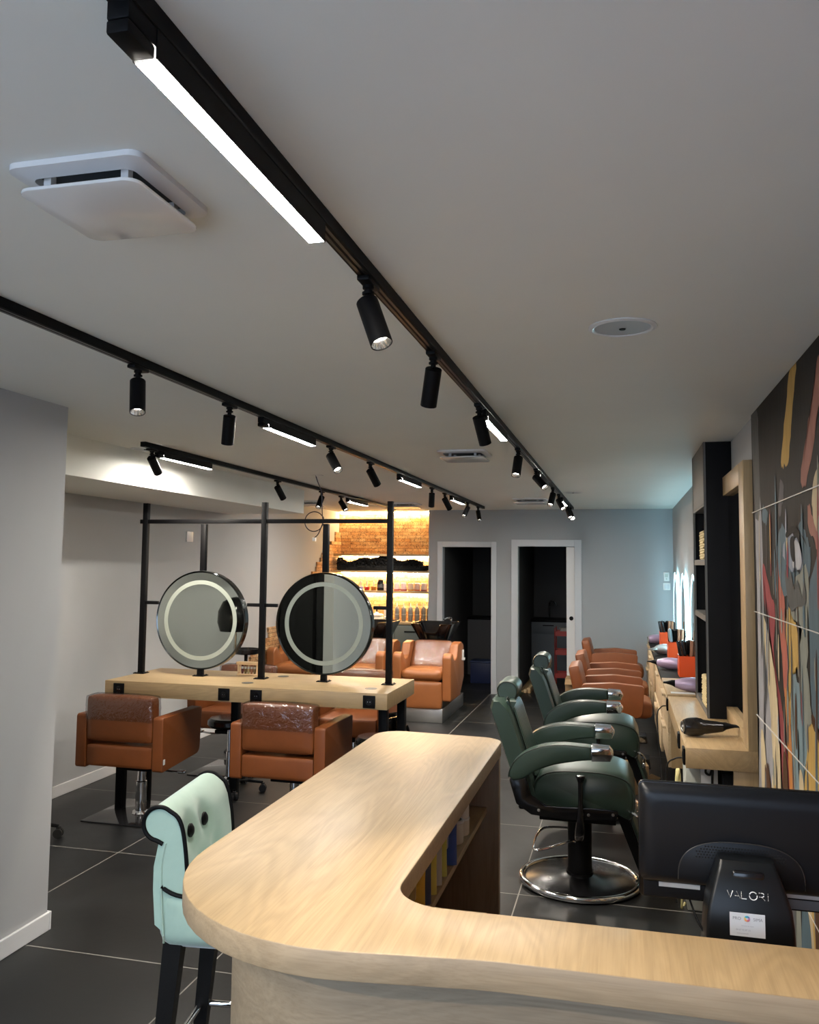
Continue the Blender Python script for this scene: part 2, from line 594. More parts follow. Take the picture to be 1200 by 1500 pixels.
# shop front behind the camera: two glazed bays with daylight outside
b = B()
bx(b, XL, XR, YF - .12, YF, 0, .35)
bx(b, XL, XR, YF - .12, YF, 2.3, CZ)
for x0, x1 in ((XL, -2.66), (-1.15, -.95), (.5, XR)):
    bx(b, x0, x1, YF - .12, YF, .35, 2.3)
struct('wall_front', b, M_WALL)
M_PANE = bpy.data.materials.new('clear glass')
M_PANE.use_nodes = True
_n = M_PANE.node_tree; _n.nodes.remove(_n.nodes['Principled BSDF'])
_t = _n.nodes.new('ShaderNodeBsdfTransparent'); _g = _n.nodes.new('ShaderNodeBsdfGlossy'); _x = _n.nodes.new('ShaderNodeMixShader')
_g.inputs['Roughness'].default_value = .01; _x.inputs[0].default_value = .08
_n.links.new(_t.outputs[0], _x.inputs[1]); _n.links.new(_g.outputs[0], _x.inputs[2]); _n.links.new(_x.outputs[0], _n.nodes['Material Output'].inputs[0])
for i, (x0, x1) in enumerate(((-2.66, -1.15), (-.95, .5))):
    b = B()
    for a in ((x0, x0 + .05, .35, 2.3), (x1 - .05, x1, .35, 2.3), (x0 + .05, x1 - .05, .35, .40), (x0 + .05, x1 - .05, 2.25, 2.3)):
        bx(b, a[0], a[1], YF - .09, YF - .03, a[2], a[3])
    w = struct('window_%d' % (i + 1), b, M_BLACK)
    b = B(); bx(b, x0 + .05, x1 - .05, YF - .064, YF - .056, .4, 2.25)
    struct('window_pane', b, M_PANE, w)

# stone cladding running ragged onto the left wall
b = B()
rows = [(0, .64, 8.8), (.64, .735, 8.95), (.735, .86, 9.2), (.86, .98, 9.38), (.98, 1.16, 9.7), (1.16, 1.32, 10.05), (1.32, 1.5, 10.4), (1.5, 1.63, 10.75), (1.63, 1.76, 10.95), (1.76, 1.82, 11.1), (1.82, 1.96, 11.22), (1.96, 2.06, 11.45), (2.06, 2.2, 11.7)]
for z0, z1, y in rows:
    n = max(1, round((z1 - z0) / .062))
    for k in range(n):
        a0 = z0 + (z1 - z0) * k / n; a1 = z0 + (z1 - z0) * (k + 1) / n
        bx(b, XL, XL + .022 + random.uniform(0, .012), y + random.uniform(-.07, .1), YN, a0 + .001, a1 - .001)
struct('wall_cladding', b, M_STONE, label='ragged-edged stone cladding on the left wall')
# ------------------------------------------------------------------ lit product niche
NXL, NXR = XL + .04, NX - .002
SHELF_Y = YB + .03
def shelf(z, label, strip=True):
    t = thing('niche_shelf', label, 'shelf', ((NXL + NXR) / 2, YN, z), 0, None)
    w = (NXR - NXL) / 2
    b = B(); bx(b, -w, w, SHELF_Y - YN, 0, -.03, 0, .002)
    obj('board', b, M_OAKX, t)
    if strip:
        b = B(); bx(b, -w + .02, w - .02, -.05, -.025, -.038, -.0305)
        obj('led_strip', b, M_WARM, t, label='glowing warm light strip under the board')
    return t
shelf(1.882, 'topmost oak wall shelf of the lit stone niche, empty')
shelf(1.645, 'oak wall shelf carrying the bushy black greenery in the niche')
shelf(1.362, 'oak wall shelf of the niche carrying jars and small bottles')
b = B(); bx(b, NXL + .0, NXR, YN - .06, YN - .03, 2.47, 2.4995)
tag(obj('cove_light', b, M_COVE), 'warm light strip along the ceiling above the stone niche', 'light')
# base cabinet
t = thing('base_cabinet', 'grey-green base cabinet with a pale top under the niche shelves', 'cabinet', ((NXL + NXR) / 2, YN - .003, 0))
w = (NXR - NXL) / 2
M_SAGE = mat('grey green lacquer', (.13, .15, .14), .4)
b = B(); bx(b, -w, w, -.36, 0, .0, .895, .002); obj('body', b, M_SAGE, t)
b = B(); bx(b, -w, w, -.385, 0, .897, .93, .003); obj('worktop', b, M_OAKX, t)
for i in range(3):
    x0 = -w + .01 + i * (2 * w - .02) / 3; x1 = x0 + (2 * w - .02) / 3 - .006
    for z0, z1 in ((.1, .48), (.486, .885)):
        b = B(); bx(b, x0, x1, -.379, -.3605, z0, z1, .002)
        d = obj('drawer', b, M_SAGE, t)
        b = B(); bx(b, (x0 + x1) / 2 - .09, (x0 + x1) / 2 + .09, -.392, -.3795, z1 - .09, z1 - .075, .002); obj('handle', b, M_BLACK, d)

# black bushy greenery on the upper shelf
b = B()
rng = random.Random(3)
for i in range(5200):
    x = rng.uniform(NXL + .03, NXR - .05)
    env = .165 + .035 * math.sin(x * 7) + .025 * math.sin(x * 17 + 1)
    if x > NXR - .14: env *= .45
    z = 1.646 + rng.random() ** .5 * env
    y = YN - .17 + rng.uniform(-.11, .10)
    s = rng.uniform(.012, .030)
    a = Vector((rng.gauss(0, 1), rng.gauss(0, 1), rng.gauss(0, 1))).normalized() * s
    c = a.cross(Vector((rng.gauss(0, 1), rng.gauss(0, 1), rng.gauss(0, 1)))).normalized() * s * .6
    p = Vector((x, y, max(z, 1.649 + s * 1.4)))
    vs = [b.verts.new(p + q) for q in (a, c, -a, -c)]
    b.faces.new(vs)
bx(b, NXL + .02, NXR - .06, YN - .27, YN - .09, 1.6452, 1.715, .02)
o = obj('black_foliage', b, mat('black dried foliage', (.004, .004, .004), .95), smooth=0)
tag(o, 'long row of bushy black foliage along the niche shelf', 'foliage')

def bottle(name, prof, m, capprof, mcap, label, x, z, y=YB + .17, group=None, cat='bottle', band=None, n=16):
    t = thing(name, label, cat, (x, y, z), 0, group)
    b = B(); lathe(b, prof, n); obj('body', b, m, t)
    if capprof:
        b = B(); lathe(b, capprof, n); obj('cap', b, mcap, t)
    if band:
        b = B(); lathe(b, band[0], n); obj('label', b, band[1], t)
    return t
ORD = ['first', 'second', 'third', 'fourth', 'fifth', 'sixth', 'seventh', 'eighth', 'ninth', 'tenth']
# niche X for an image column is taken at the shelf's mid depth
bot = [-3.123, -3.025, -2.925, -2.83, -2.735, -2.655]
prof = [(.030, 0), (.034, .006), (.034, .15), (.030, .182), (.020, .205), (.010, .213)]
s0 = None
for i, x in enumerate(bot):
    lb = 'silver spray bottle on the niche worktop, %s from the left of the row' % ORD[i]
    if i == 0:
        s0 = bottle('spray_bottle', prof, M_SILVER, [(.008, .213), (.008, .245), (.004, .25), (.004, .262), (0, .262)], M_PLAS, lb, x, .9305, group='silver spray bottles on the niche worktop', band=([(.0345, .095), (.0345, .105)], M_GREYP))
    else:
        dup(s0, (x, YB + .17, .9305), 0, lb)
M_JAR = [mat('jar body %d' % i, c, .3) for i, c in enumerate([(.70, .55, .50), (.70, .50, .46), (.72, .52, .36), (.72, .50, .42), (.66, .54, .52)])]
M_JARB = [mat('jar base %d' % i, c, .35) for i, c in enumerate([(.50, .10, .09), (.45, .08, .08), (.62, .28, .06), (.60, .17, .08), (.40, .16, .16)])]
jx = [-3.13, -3.03, -2.925, -2.83, -2.73]
for i, x in enumerate(jx):
    bottle('cosmetic_jar', [(.046, .022), (.047, .03), (.040, .105), (.030, .112), (0, .112)], M_JAR[i], [(.044, 0), (.046, .004), (.047, .0215), (0, .0215)], M_JARB[i],
           'pale jar with coloured base on the niche shelf, %s from left of its row' % ORD[i], x, 1.3625, group='pale jars on the middle niche shelf', cat='jar')
bottle('pump_jar', [(.05, 0), (.052, .005), (.052, .125), (.045, .135), (0, .135)], M_BLACKG, [(.036, .136), (.036, .155), (0, .155)], M_BLACK, 'black squat jar on the middle niche shelf beside the small coloured bottles', -3.37, 1.3625, cat='jar', band=([(.0525, .04), (.0525, .085)], mat('grey jar print', (.09, .09, .09), .4)))
for x, c, lab in ((-3.575, (.30, .012, .015), 'small deep-red bottle with a pink neck on the middle niche shelf'), (-3.475, (.35, .13, .02), 'small amber bottle with a pink neck on the middle niche shelf'), (-3.67, (.25, .25, .42), 'small clear bluish bottle on the middle niche shelf, left of the red one')):
    bottle('perfume_bottle', [(.034, 0), (.036, .004), (.036, .05), (.012, .06)], mat('glass ' + lab[:14], c, .15), [(.011, .06), (.010, .11), (.014, .115), (.006, .14), (0, .14)], mat('neck ' + lab[:14], (.75, .42, .36), .4), lab, x, 1.3625)
for x, w_, h, c, lab, z in ((-3.275, .075, .095, (.72, .60, .52), 'cream carton on the middle niche shelf beside the black jar', 1.3625), (-3.265, .085, .20, (.66, .62, .54), 'tall cream carton on the niche worktop beside the basins', .9305)):
    b = B(); bx(b, -w_ / 2, w_ / 2, -.04, .04, 0, h, .003)
    t = thing('carton', lab, 'box', (x, YB + .17, z))
    obj('box', b, mat('carton ' + str(h), c, .6), t)
    b = B(); bx(b, -w_ * .3, w_ * .3, -.0405, -.0400, h * .2, h * .3); obj('print', b, M_GREYP, t)
t = thing('towel_pile', 'white folded towel lying on the niche worktop behind the round mirror', 'towel', (-3.43, YB + .16, .939))
b = B(); cushion(b, -.09, .09, -.10, .10, 0, .05, .024, .008); cushion(b, -.085, .085, -.095, .095, .05, .09, .02, .006); obj('towel', b, mat('white terry', (.75, .70, .62), .95), t)
bottle('lotion_bottle', [(.026, 0), (.028, .004), (.028, .11), (.012, .12)], M_PLAS, [(.012, .12), (.012, .16), (0, .16)], M_BLACK, 'white bottle with a black cap on the niche worktop behind the towel', -3.46, .9305, y=YN - .07)
# ------------------------------------------------------------------ ceiling tracks and lamps
TX = (-.625, -1.745, -2.94)
TY = ((-1.2, 11.1), (-1.2, 10.85), (4.75, 10.9))
TN = ('right-hand', 'middle', 'left-hand short')
for i in range(3):
    t = thing('light_track', ('black ceiling track on the right running towards the doors', 'black ceiling track in the middle of the room', 'short black ceiling track beside the white soffit')[i], 'light track', (TX[i], TY[i][0], CZ))
    L = TY[i][1] - TY[i][0]
    b = B()
    bx(b, -.019, .019, 0, L, -.032, -.0005, .0015)
    obj('rail', b, M_BLACK, t)
    b = B(); bx(b, -.0115, -.0035, .01, L - .01, -.0335, -.0322); bx(b, .0035, .0115, .01, L - .01, -.0335, -.0322)
    obj('conductor_strip', b, mat('track slot', (.004, .004, .004), .3), t)
    b = B(); bx(b, -.02, .02, L + .0005, L + .012, -.034, -.0005, .002); obj('end_cap', b, M_BLACK, t)

BARS = ([.985, 3.93, 6.56, 9.15], [-.2, 3.945, 6.63, 8.78], [4.985, 8.93])  # the middle track's first bar is unseen, added for light on the counter
BL = .665
def light_bar(X, y, label, group):
    t = thing('light_bar', label, 'light', (X, y, CZ - .034), 0, group)
    b = B(); bx(b, -.0165, .0165, -.07, BL + .012, -.026, .0015, .003); bx(b, -.0185, -.0166, -.004, BL + .004, -.043, -.0005); bx(b, .0166, .0185, -.004, BL + .004, -.043, -.0005); bx(b, -.0165, .0165, BL + .0005, BL + .004, -.043, -.0265); obj('housing', b, M_BLACK, t)
    b = B(); bx(b, -.0165, .0165, -.07, -.005, -.045, -.0265, .003); obj('driver', b, M_BLACK, t)
    b = B(); bx(b, -.0164, .0164, 0, BL, -.0435, -.0425); obj('diffuser', b, M_LED, t, label='glowing white diffuser')
    return t
for i in range(3):
    for k, y in enumerate(BARS[i]):
        nth = ORD[k]
        light_bar(TX[i], y, 'glowing linear light bar on the %s ceiling track, %s from the camera end' % (TN[i], nth), 'linear light bars on the ceiling tracks')

light_bar(-2.99, 2.35, 'added unseen light bar on the ceiling behind the left partition', 'linear light bars on the ceiling tracks').location.z = CZ - .002  # extra bar, out of view, added to brighten the left wall in the mirror
def spot(X, y, d, label, energy, L=.135, lit=True, r=.0285):
    d = Vector(d).normalized()
    t = thing('track_spotlight', label, 'spotlight', (X, y, CZ - .034), 0, 'cylinder spotlights on the ceiling tracks')
    b = B(); bx(b, -.016, .016, -.05, .05, -.014, -.0005, .003); lathe(b, [(.015, -.014), (.015, -.022), (.011, -.024), (.011, -.030), (.016, -.031), (.016, -.037), (.009, -.039), (.009, -.050), (0, -.05)], 16)
    obj('adapter', b, M_BLACK, t)
    top = Vector((0, 0, -.052))
    # the yoke reaches down to the barrel, which hangs a little below and forward
    c0 = top + Vector((0, 0, -.012)) - d * .012
    e = c0 + d * L
    b = B(); tube(b, [top + Vector((0, 0, .01)), top + Vector((0, 0, -.004)), c0 + d * .03], .0075, 8); obj('yoke', b, M_BLACK, t)
    b = B()
    lathe(b, [(0, 0), (r - .002, 0), (r, .002), (r, L), (r - .0025, L), (r - .004, L - .03), (0, L - .031)], 28, c0, d)
    br = obj('barrel', b, M_BLACK, t)
    b = B(); lathe(b, [(r - .003, L - .002), (r - .009, L - .027)], 28, c0, d)
    obj('reflector', b, M_REFL, br)
    b = B(); lathe(b, [(r - .009, L - .0285), (0, L - .0285)], 24, c0, d); obj('lamp', b, M_SPOTE, br)
    ld = bpy.data.lights.new('spot_beam', 'SPOT')
    ld.energy = energy; ld.color = (1, .88, .74)
    ld.spot_size = R(62); ld.spot_blend = .55; ld.shadow_soft_size = .02
    lo = bpy.data.objects.new('spot_beam', ld); COL.objects.link(lo)
    lo.parent = br
    lo.location = e + d * .004
    lo.rotation_euler = d.to_track_quat('-Z', 'Y').to_euler()
    return t
E_S = ES
S1 = [(2.03, (.37, -.23, -.90), .7), (2.80, (-.22, .42, -.82), .6), (3.76, (.16, .46, -.85), .8), (5.25, (-.06, -.45, -.85), .6), (6.38, (.58, -.45, -.66), .6),
      (7.96, (-.15, -.5, -.82), .6), (8.70, (.4, -.5, -.7), .6), (10.15, (.28, -.5, -.76), .6), (10.72, (.24, -.7, -.6), .6)]
S2 = [(-.6, (.55, .62, -.65), 1.3), (2.77, (.20, -.28, -.9), 1), (3.53, (-.2, .3, -.86), 1), (4.93, (.50, -.36, -.72), 1), (5.78, (.24, .62, -.72), 1), (7.80, (-.12, .4, -.88), 1), (8.40, (.33, .5, -.78), 1), (9.72, (-.26, -.5, -.75), 1), (10.45, (.2, -.4, -.83), 1)]  # first spot is out of view, added to light the counter front
S3 = [(4.86, (-.05, .74, -.64), 1.5), (6.92, (.2, .62, -.74), 1), (8.05, (-.1, -.5, -.8), 1), (8.66, (.55, -.3, -.7), 1), (10.74, (-.35, .5, -.7), 1)]
for i, S in enumerate((S1, S2, S3)):
    for k, (y, d, e) in enumerate(S):
        if i == 1: nm = 'added unseen behind the camera' if k == 0 else ORD[k - 1] + ' in view from the camera end'
        else: nm = ORD[k] + ' from the camera end'
        spot(TX[i], y, d, 'black cylinder spotlight on the %s ceiling track, %s' % (TN[i], nm), E_S * e)

# ------------------------------------------------------------------ ceiling vents
M_VENTIN = mat('vent throat', (.05, .06, .07), .7)
def vent(x, y, label, s=.145, drop=.05, rz=0):
    t = thing('ceiling_vent', label, 'vent', (x, y, CZ), rz, 'square plate ceiling vents')
    b = B()
    o = round_poly([(-s, -s), (s, -s), (s, s), (-s, s)], .028)
    i_ = round_poly([(-s + .035, -s + .035), (s - .035, -s + .035), (s - .035, s - .035), (-s + .035, s - .035)], .02)
    n = len(o)
    tb = bmesh.new()
    V = [[tb.verts.new((p[0], p[1], z)) for p in P] for P, z in ((o, -.0005), (o, -.012), (i_, -.02), (i_, -.0005))]
    for A, C in zip(V, V[1:]):
        for k in range(n): tb.faces.new((A[k], A[(k + 1) % n], C[(k + 1) % n], C[k]))
    merge(b, tb)
    obj('frame', b, M_WHITE, t)
    b = B(); prism(b, i_, 'z', -.004, -.002); obj('throat', b, M_VENTIN, t)
    b = B(); q = s - .015
    prism(b, round_poly([(-q, -q), (q, -q), (q, q), (-q, q)], .03), 'z', -drop, -drop + .008, .003)
    p = obj('plate', b, mat('gloss white plate', (.72, .72, .71), .12), t)
    for a in (-1, 1):
        for c in (-1, 1):
            b = B(); bx(b, a * .085 - .008, a * .085 + .008, c * .085 - .008, c * .085 + .008, -drop + .008, -.004); obj('plate_stud', b, M_WHITE, p)
    return t
vent(-1.0, 1.475, 'white square ceiling vent with a dropped glossy plate, nearest the camera', .145, .052)
vent(-1.03, 5.62, 'white square ceiling vent between the tracks, halfway down the room', .165, .05)
vent(-1.02, 9.75, 'white square ceiling vent near the back doors', .19, .05)
vent(-2.66, 10.3, 'white square ceiling vent lit orange in front of the stone niche', .19, .05)
vent(-3.74, 9.8, 'white square ceiling vent beyond the end of the soffit', .17, .05)

def speaker(x, y, r, label):
    t = thing('ceiling_speaker', label, 'speaker', (x, y, CZ), 0, 'round ceiling speakers')
    b = B(); lathe(b, [(r, -.0005), (r, -.004), (r - .012, -.008), (r - .018, -.006), (r - .018, -.0005)], 48, cap=False); obj('bezel', b, M_PLAS, t)
    b = B(); lathe(b, [(r - .0185, -.0035), (0, -.0035)], 48); g = obj('grille', b, mat('speaker grille', (.42, .45, .47), .55), t)
    b = B(); lathe(b, [(.011, -.0037), (.009, -.007), (0, -.007)], 16, (0, .012, 0)); obj('badge', b, M_BLACK, g)
speaker(.006, 2.72, .106, 'round white ceiling speaker above the right side, nearest the camera')
speaker(-3.12, 5.06, .09, 'round white ceiling speaker beside the start of the short track')
speaker(-.49, 8.88, .10, 'round white ceiling speaker near the far end of the right track')

# dome camera
t = thing('dome_camera', 'small white dome security camera hanging before the stone niche', 'camera', (-3.42, 10.2, CZ))
b = B(); lathe(b, [(.05, -.0005), (.05, -.03), (.045, -.045), (.0, -.045)], 24); obj('base', b, M_PLAS, t)
b = B(); lathe(b, [(.040, -.0455), (.038, -.06), (.025, -.078), (0, -.084)], 24); obj('lens_dome', b, M_BLACKG, t)

# loose cable hanging from the ceiling
t = thing('hanging_cable', 'loose dark cable hanging from the ceiling in a coil beside the soffit end', 'cable', (-2.55, 6.85, CZ))
b = B(); bx(b, -.05, .05, -.03, .03, -.004, -.0005, .001); obj('cover_plate', b, M_PLAS, t)
pts = [(-.01, 0, -.004), (.01, 0, -.06), (.045, 0, -.15), (.05, .01, -.28), (.055, .01, -.36)]
for k in range(0, 15):
    a = .2 - 2 * PI * k / 14
    pts.append((-.025 + .085 * math.cos(a), .015 + .001 * k, -.40 + .085 * math.sin(a)))
pts += [(.02, .02, -.50), (-.02, .02, -.54)]
b = B(); tube(b, smooth_path(pts, 4), .0045, 8); obj('flex', b, mat('dark cable', (.02, .02, .04), .5), t)
b = B(); bx(b, -.034, -.006, .005, .035, -.57, -.538, .004); obj('connector', b, M_PLAS, t)
# ------------------------------------------------------------------ styling table with two round mirrors
TBX = -2.471
TW, TY0, TY1, TH, TT = 1.014, 5.26, 5.985, .92, .103
tbl = thing('styling_table', 'long oak styling table on black legs carrying the two round mirrors', 'table', (TBX, TY0, 0))
b = B(); bx(b, -TW, TW, 0, TY1 - TY0, TH - TT, TH, .002); obj('tabletop', b, M_OAKX, tbl)
for x in (-TW + .032, TW - .075, -.33):
    for y in ((.19, .42 if x < -.5 else TY1 - TY0 - .06) if x != -.33 else (TY1 - TY0 - .08,)):
        xo = .06 if (x < -.5 and y > .3) else 0
        b = B(); bx(b, x + xo - .028, x + xo + .028, y - .028, y + .028, 0, TH - TT, .002); obj('leg', b, M_BLACK, tbl)
b = B(); bx(b, -TW + .15, TW - .15, .33, .37, TH - TT - .05, TH - TT - .0005, .002); obj('crossbar', b, M_BLACK, tbl)
for x in (-3.374, -2.584, -2.353, -1.575):
    cx = x - TBX
    b = B(); bx(b, cx - .041, cx + .041, -.009, -.0003, TH - .095, TH - .015, .003)
    s = obj('power_socket', b, M_BLACK, tbl, label='square black power socket')
    b = B(); lathe(b, [(.022, 0), (.022, .0015), (.019, .0015), (.019, .0005), (0, .0005)], 20, (cx, -.009, TH - .055), (0, -1, 0))
    for q in (-.008, .008): cyl(b, (cx + q, -.0095, TH - .055), (cx + q, -.011, TH - .055), .0022, n=8, mat=1)
    obj('socket_well', b, [M_BLACKG, M_STEEL], s)
for x, y in ((-3.47, 5.68), (-2.50, 5.44), (-2.40, 5.83), (-1.62, 5.45)):
    b = B(); lathe(b, [(.04, 0), (.04, .002), (.034, .003), (0, .0025)], 24, (x - TBX, y - TY0, TH)); obj('cable_grommet', b, mat('grey grommet', (.06, .06, .06), .5), tbl)

# black metal frame
fr = thing('mirror_frame', 'black square-tube frame standing on the styling table', 'frame', (TBX, 5.67, TH))
def post(x, z0, z1, nm='post', h=.0195):
    b = B(); bx(b, x - h, x + h, -h, h, z0, z1, .002); return obj(nm, b, M_BLACK, fr)
def foot(p, x):
    b = B(); bx(b, x - .042, x + .042, -.042, .042, .0002, .006, .001)
    for a in (-1, 1):
        for c in (-1, 1): cyl(b, (x + a * .031, c * .031, .006), (x + a * .031, c * .031, .010), .005, n=8)
    obj('foot_plate', b, M_BLACK, p)
PX = [-3.458 - TBX, -2.502 - TBX, -1.561 - TBX]
for x in PX: foot(post(x, .0062, 1.257), x)
MX = [-2.978 - TBX, -2.031 - TBX]
MZ = 1.322 - TH
MR = .356
for x in MX:
    foot(post(x, .0062, MZ - MR - .001, 'lower_stub'), x)
    post(x, MZ + MR + .001, 1.100, 'upper_stub')
b = B(); bx(b, PX[0] - .045, PX[2] - .018, -.014, .014, 1.105, 1.135, .002); obj('top_rail', b, M_BLACK, fr)
for x0, x1 in ((PX[0] + .0196, MX[0] - MR - .001), (MX[0] + MR + .001, PX[1] - .0196), (PX[1] + .0196, MX[1] - MR - .001), (MX[1] + MR + .001, PX[2] - .0196)):
    b = B(); bx(b, x0, x1, -.012, .012, .507, .531, .002); obj('side_rail', b, M_BLACK, fr)
for x, lb in zip(MX, ('round backlit mirror on the left half of the styling table, showing the grey wall', 'round backlit mirror on the right half of the styling table, half dark')):
    t = thing('round_mirror', lb, 'mirror', (TBX + x, 5.67, TH + MZ), 0, 'round mirrors in the black frame')
    # axis along y
    b = B(); lathe(b, [(MR - .012, -.026), (MR - .004, -.030), (MR, -.026), (MR, .026), (MR - .004, .03), (MR - .012, .026)], 96, (0, 0, 0), (0, 1, 0), cap=False); obj('rim', b, mat('dark chrome rim', (.10, .11, .11), .12, 1), t)
    for sgn in (-1, 1):
        y = sgn * .0265
        b = B(); lathe(b, [(MR - .0125, y), (0, y)], 96, (0, 0, 0), (0, 1, 0)); gl = obj('glass', b, M_MIR, t)
        b = B(); lathe(b, [(MR - .067, y + sgn * .0003), (MR - .067, y + sgn * .0010), (MR - .097, y + sgn * .0010), (MR - .097, y + sgn * .0003)], 96, (0, 0, 0), (0, 1, 0), cap=False); obj('light_ring', b, M_FROST, gl, label='frosted ring in the glass')

# little rack of vials
rk = thing('vial_rack', 'small pale wooden rack of vials on the styling table', 'rack', (-2.66, 5.80, TH))
b = B(); bx(b, -.082, .082, -.022, .022, 0, .012, .002); obj('base', b, M_BEECH, rk)
b = B(); bx(b, -.088, .088, -.024, .024, .078, .098, .002); obj('top_plate', b, M_BEECH, rk)
for x in (-.074, .074):
    b = B(); bx(b, x - .006, x + .006, -.018, .018, .0122, .0778, .001); obj('upright', b, M_BEECH, rk)
VC = [(.10, .03, .03), (.16, .11, .04), (.40, .33, .16), (.26, .13, .07), (.20, .15, .08)]
for k in range(5):
    v = thing('vial', 'tiny vial standing in the wooden rack, %s from the left' % ORD[k], 'vial', (-2.66 - .048 + k * .024, 5.80, TH + .0122), 0, 'vials in the wooden rack')
    b = B(); lathe(b, [(.007, 0), (.0085, .003), (.0085, .05), (.006, .055), (.006, .065), (0, .065)], 14); obj('glass_tube', b, mat('vial %d' % k, VC[k], .15), v)
    b = B(); lathe(b, [(.0087, .036), (.0087, .052)], 14); obj('stopper', b, M_GREYP, v)

# ------------------------------------------------------------------ square armed salon chairs
def salon_chair(name, label, group, back_top=.84, arm_top=.715, arm_bot=.36, hw=.325, wrap=True, seat_front=.24, lean=.03, tag_on=True, by=-.235, crown=0, sr=.018, tan=M_TAN, rz=0):
    """faces +y, origin on the floor below the column"""
    t = thing(name, label, 'chair', (0, 0, 0), 0, group)
    b = B(); bx(b, -.28, .28, -.28, .28, 0, .008, .002); obj('base_plate', b, mat('gloss black plate', (.02, .02, .022), .08), t)
    b = B(); lathe(b, [(.060, .0082), (.055, .018), (.037, .022), (.037, .22), (.030, .225), (.030, .315), (0, .315)], 28); co = obj('column', b, M_CHROME, t)
    b = B(); bx(b, -.12, .12, -.12, .12, .315, .345, .004); pm = obj('pump_plate', b, M_BLACK, t)
    b = B(); tube(b, smooth_path([(.06, .05, .325), (.12, .03, .30), (.22, .02, .295), (.30, .0, .30)], 4), .007, 8); bx(b, .285, .335, -.02, .02, .292, .312, .006); obj('pump_lever', b, M_CHROME, pm)
    # arms
    for s in (-1, 1):
        x0, x1 = (hw - .075, hw) if s > 0 else (-hw, -hw + .075)
        b = B()
        pts = round_poly([(-.30, arm_bot), (.215, arm_bot + .035), (.235, arm_top - crown), (-.03, arm_top + crown * .5), (-.30, arm_top - crown)] if crown else [(-.30, arm_bot), (.215, arm_bot + .035), (.235, arm_top), (-.30, arm_top)], [.02, .06, .03, .4, .03] if crown else [.02, .05, .02, .02], 4)
        prism(b, pts, 'x', x0, x1, .006, 3)
        a = obj('arm', b, tan, t)
        if s > 0 and tag_on:
            b = B(); bx(b, x1 + .0003, x1 + .002, -.285, -.262, arm_bot + .05, arm_bot + .085, .0005); obj('tag', b, M_PLAS, a, label='small white sewn tag')
    w = hw - .077
    b = B(); cushion(b, -w, w, -.295, seat_front, arm_bot + .012, arm_bot + .160, sr, .006); obj('seat', b, tan, t)
    M = Matrix.Translation((0, by, 0)) @ Matrix.Rotation(lean, 4, 'X')
    b = B(); cushion(b, -w + .004, w - .004, -.05, .05, arm_bot + .185, back_top, .018, .008, M=M); bk = obj('backrest', b, tan, t)
    if wrap:
        b = B(); cushion(b, -w - .004, w + .004, -.062, .062, back_top - .165, back_top + .007, .020, .010, n=14, M=M)
        top = [f for f in b.faces if f.normal.z < -.6]
        bmesh.ops.delete(b, geom=top, context='FACES')
        rr = random.Random(len(label))
        for v in b.verts:
            v.co += Vector((rr.uniform(-1, 1), rr.uniform(-1, 1), rr.uniform(-1, 1))) * .0016
        obj('plastic_cover', b, M_WRAP, bk, label='clear plastic cover over the upper back')
    return t
GC = 'square cognac salon chairs around the styling table'
ch = salon_chair('salon_chair', 'square-armed cognac salon chair at the left half of the styling table, back to the camera', GC)
ch.location = (-3.262, 5.40, 0)
c2 = dup(ch, (-2.128, 5.40, 0), R(-1), 'square-armed cognac salon chair at the right half of the styling table, back to the camera')
dup(ch, (-3.20, 6.72, 0), R(180), 'cognac salon chair on the far side of the styling table, behind the left mirror')
dup(ch, (-2.14, 6.72, 0), R(182), 'cognac salon chair on the far side of the styling table, behind the right mirror')
# leaflet on the seat of the right chair
o = B(); bx(o, -.10, .10, -.08, .08, 0, .004, .001, M=Matrix.Rotation(R(8), 4, 'Z'))
o = obj('leaflet', o, mat('pale leaflet', (.55, .49, .40), .6)); o.location = (-2.02, 5.23, .5385)
tag(o, 'pale leaflet lying on the seat of the right-hand salon chair', 'leaflet')

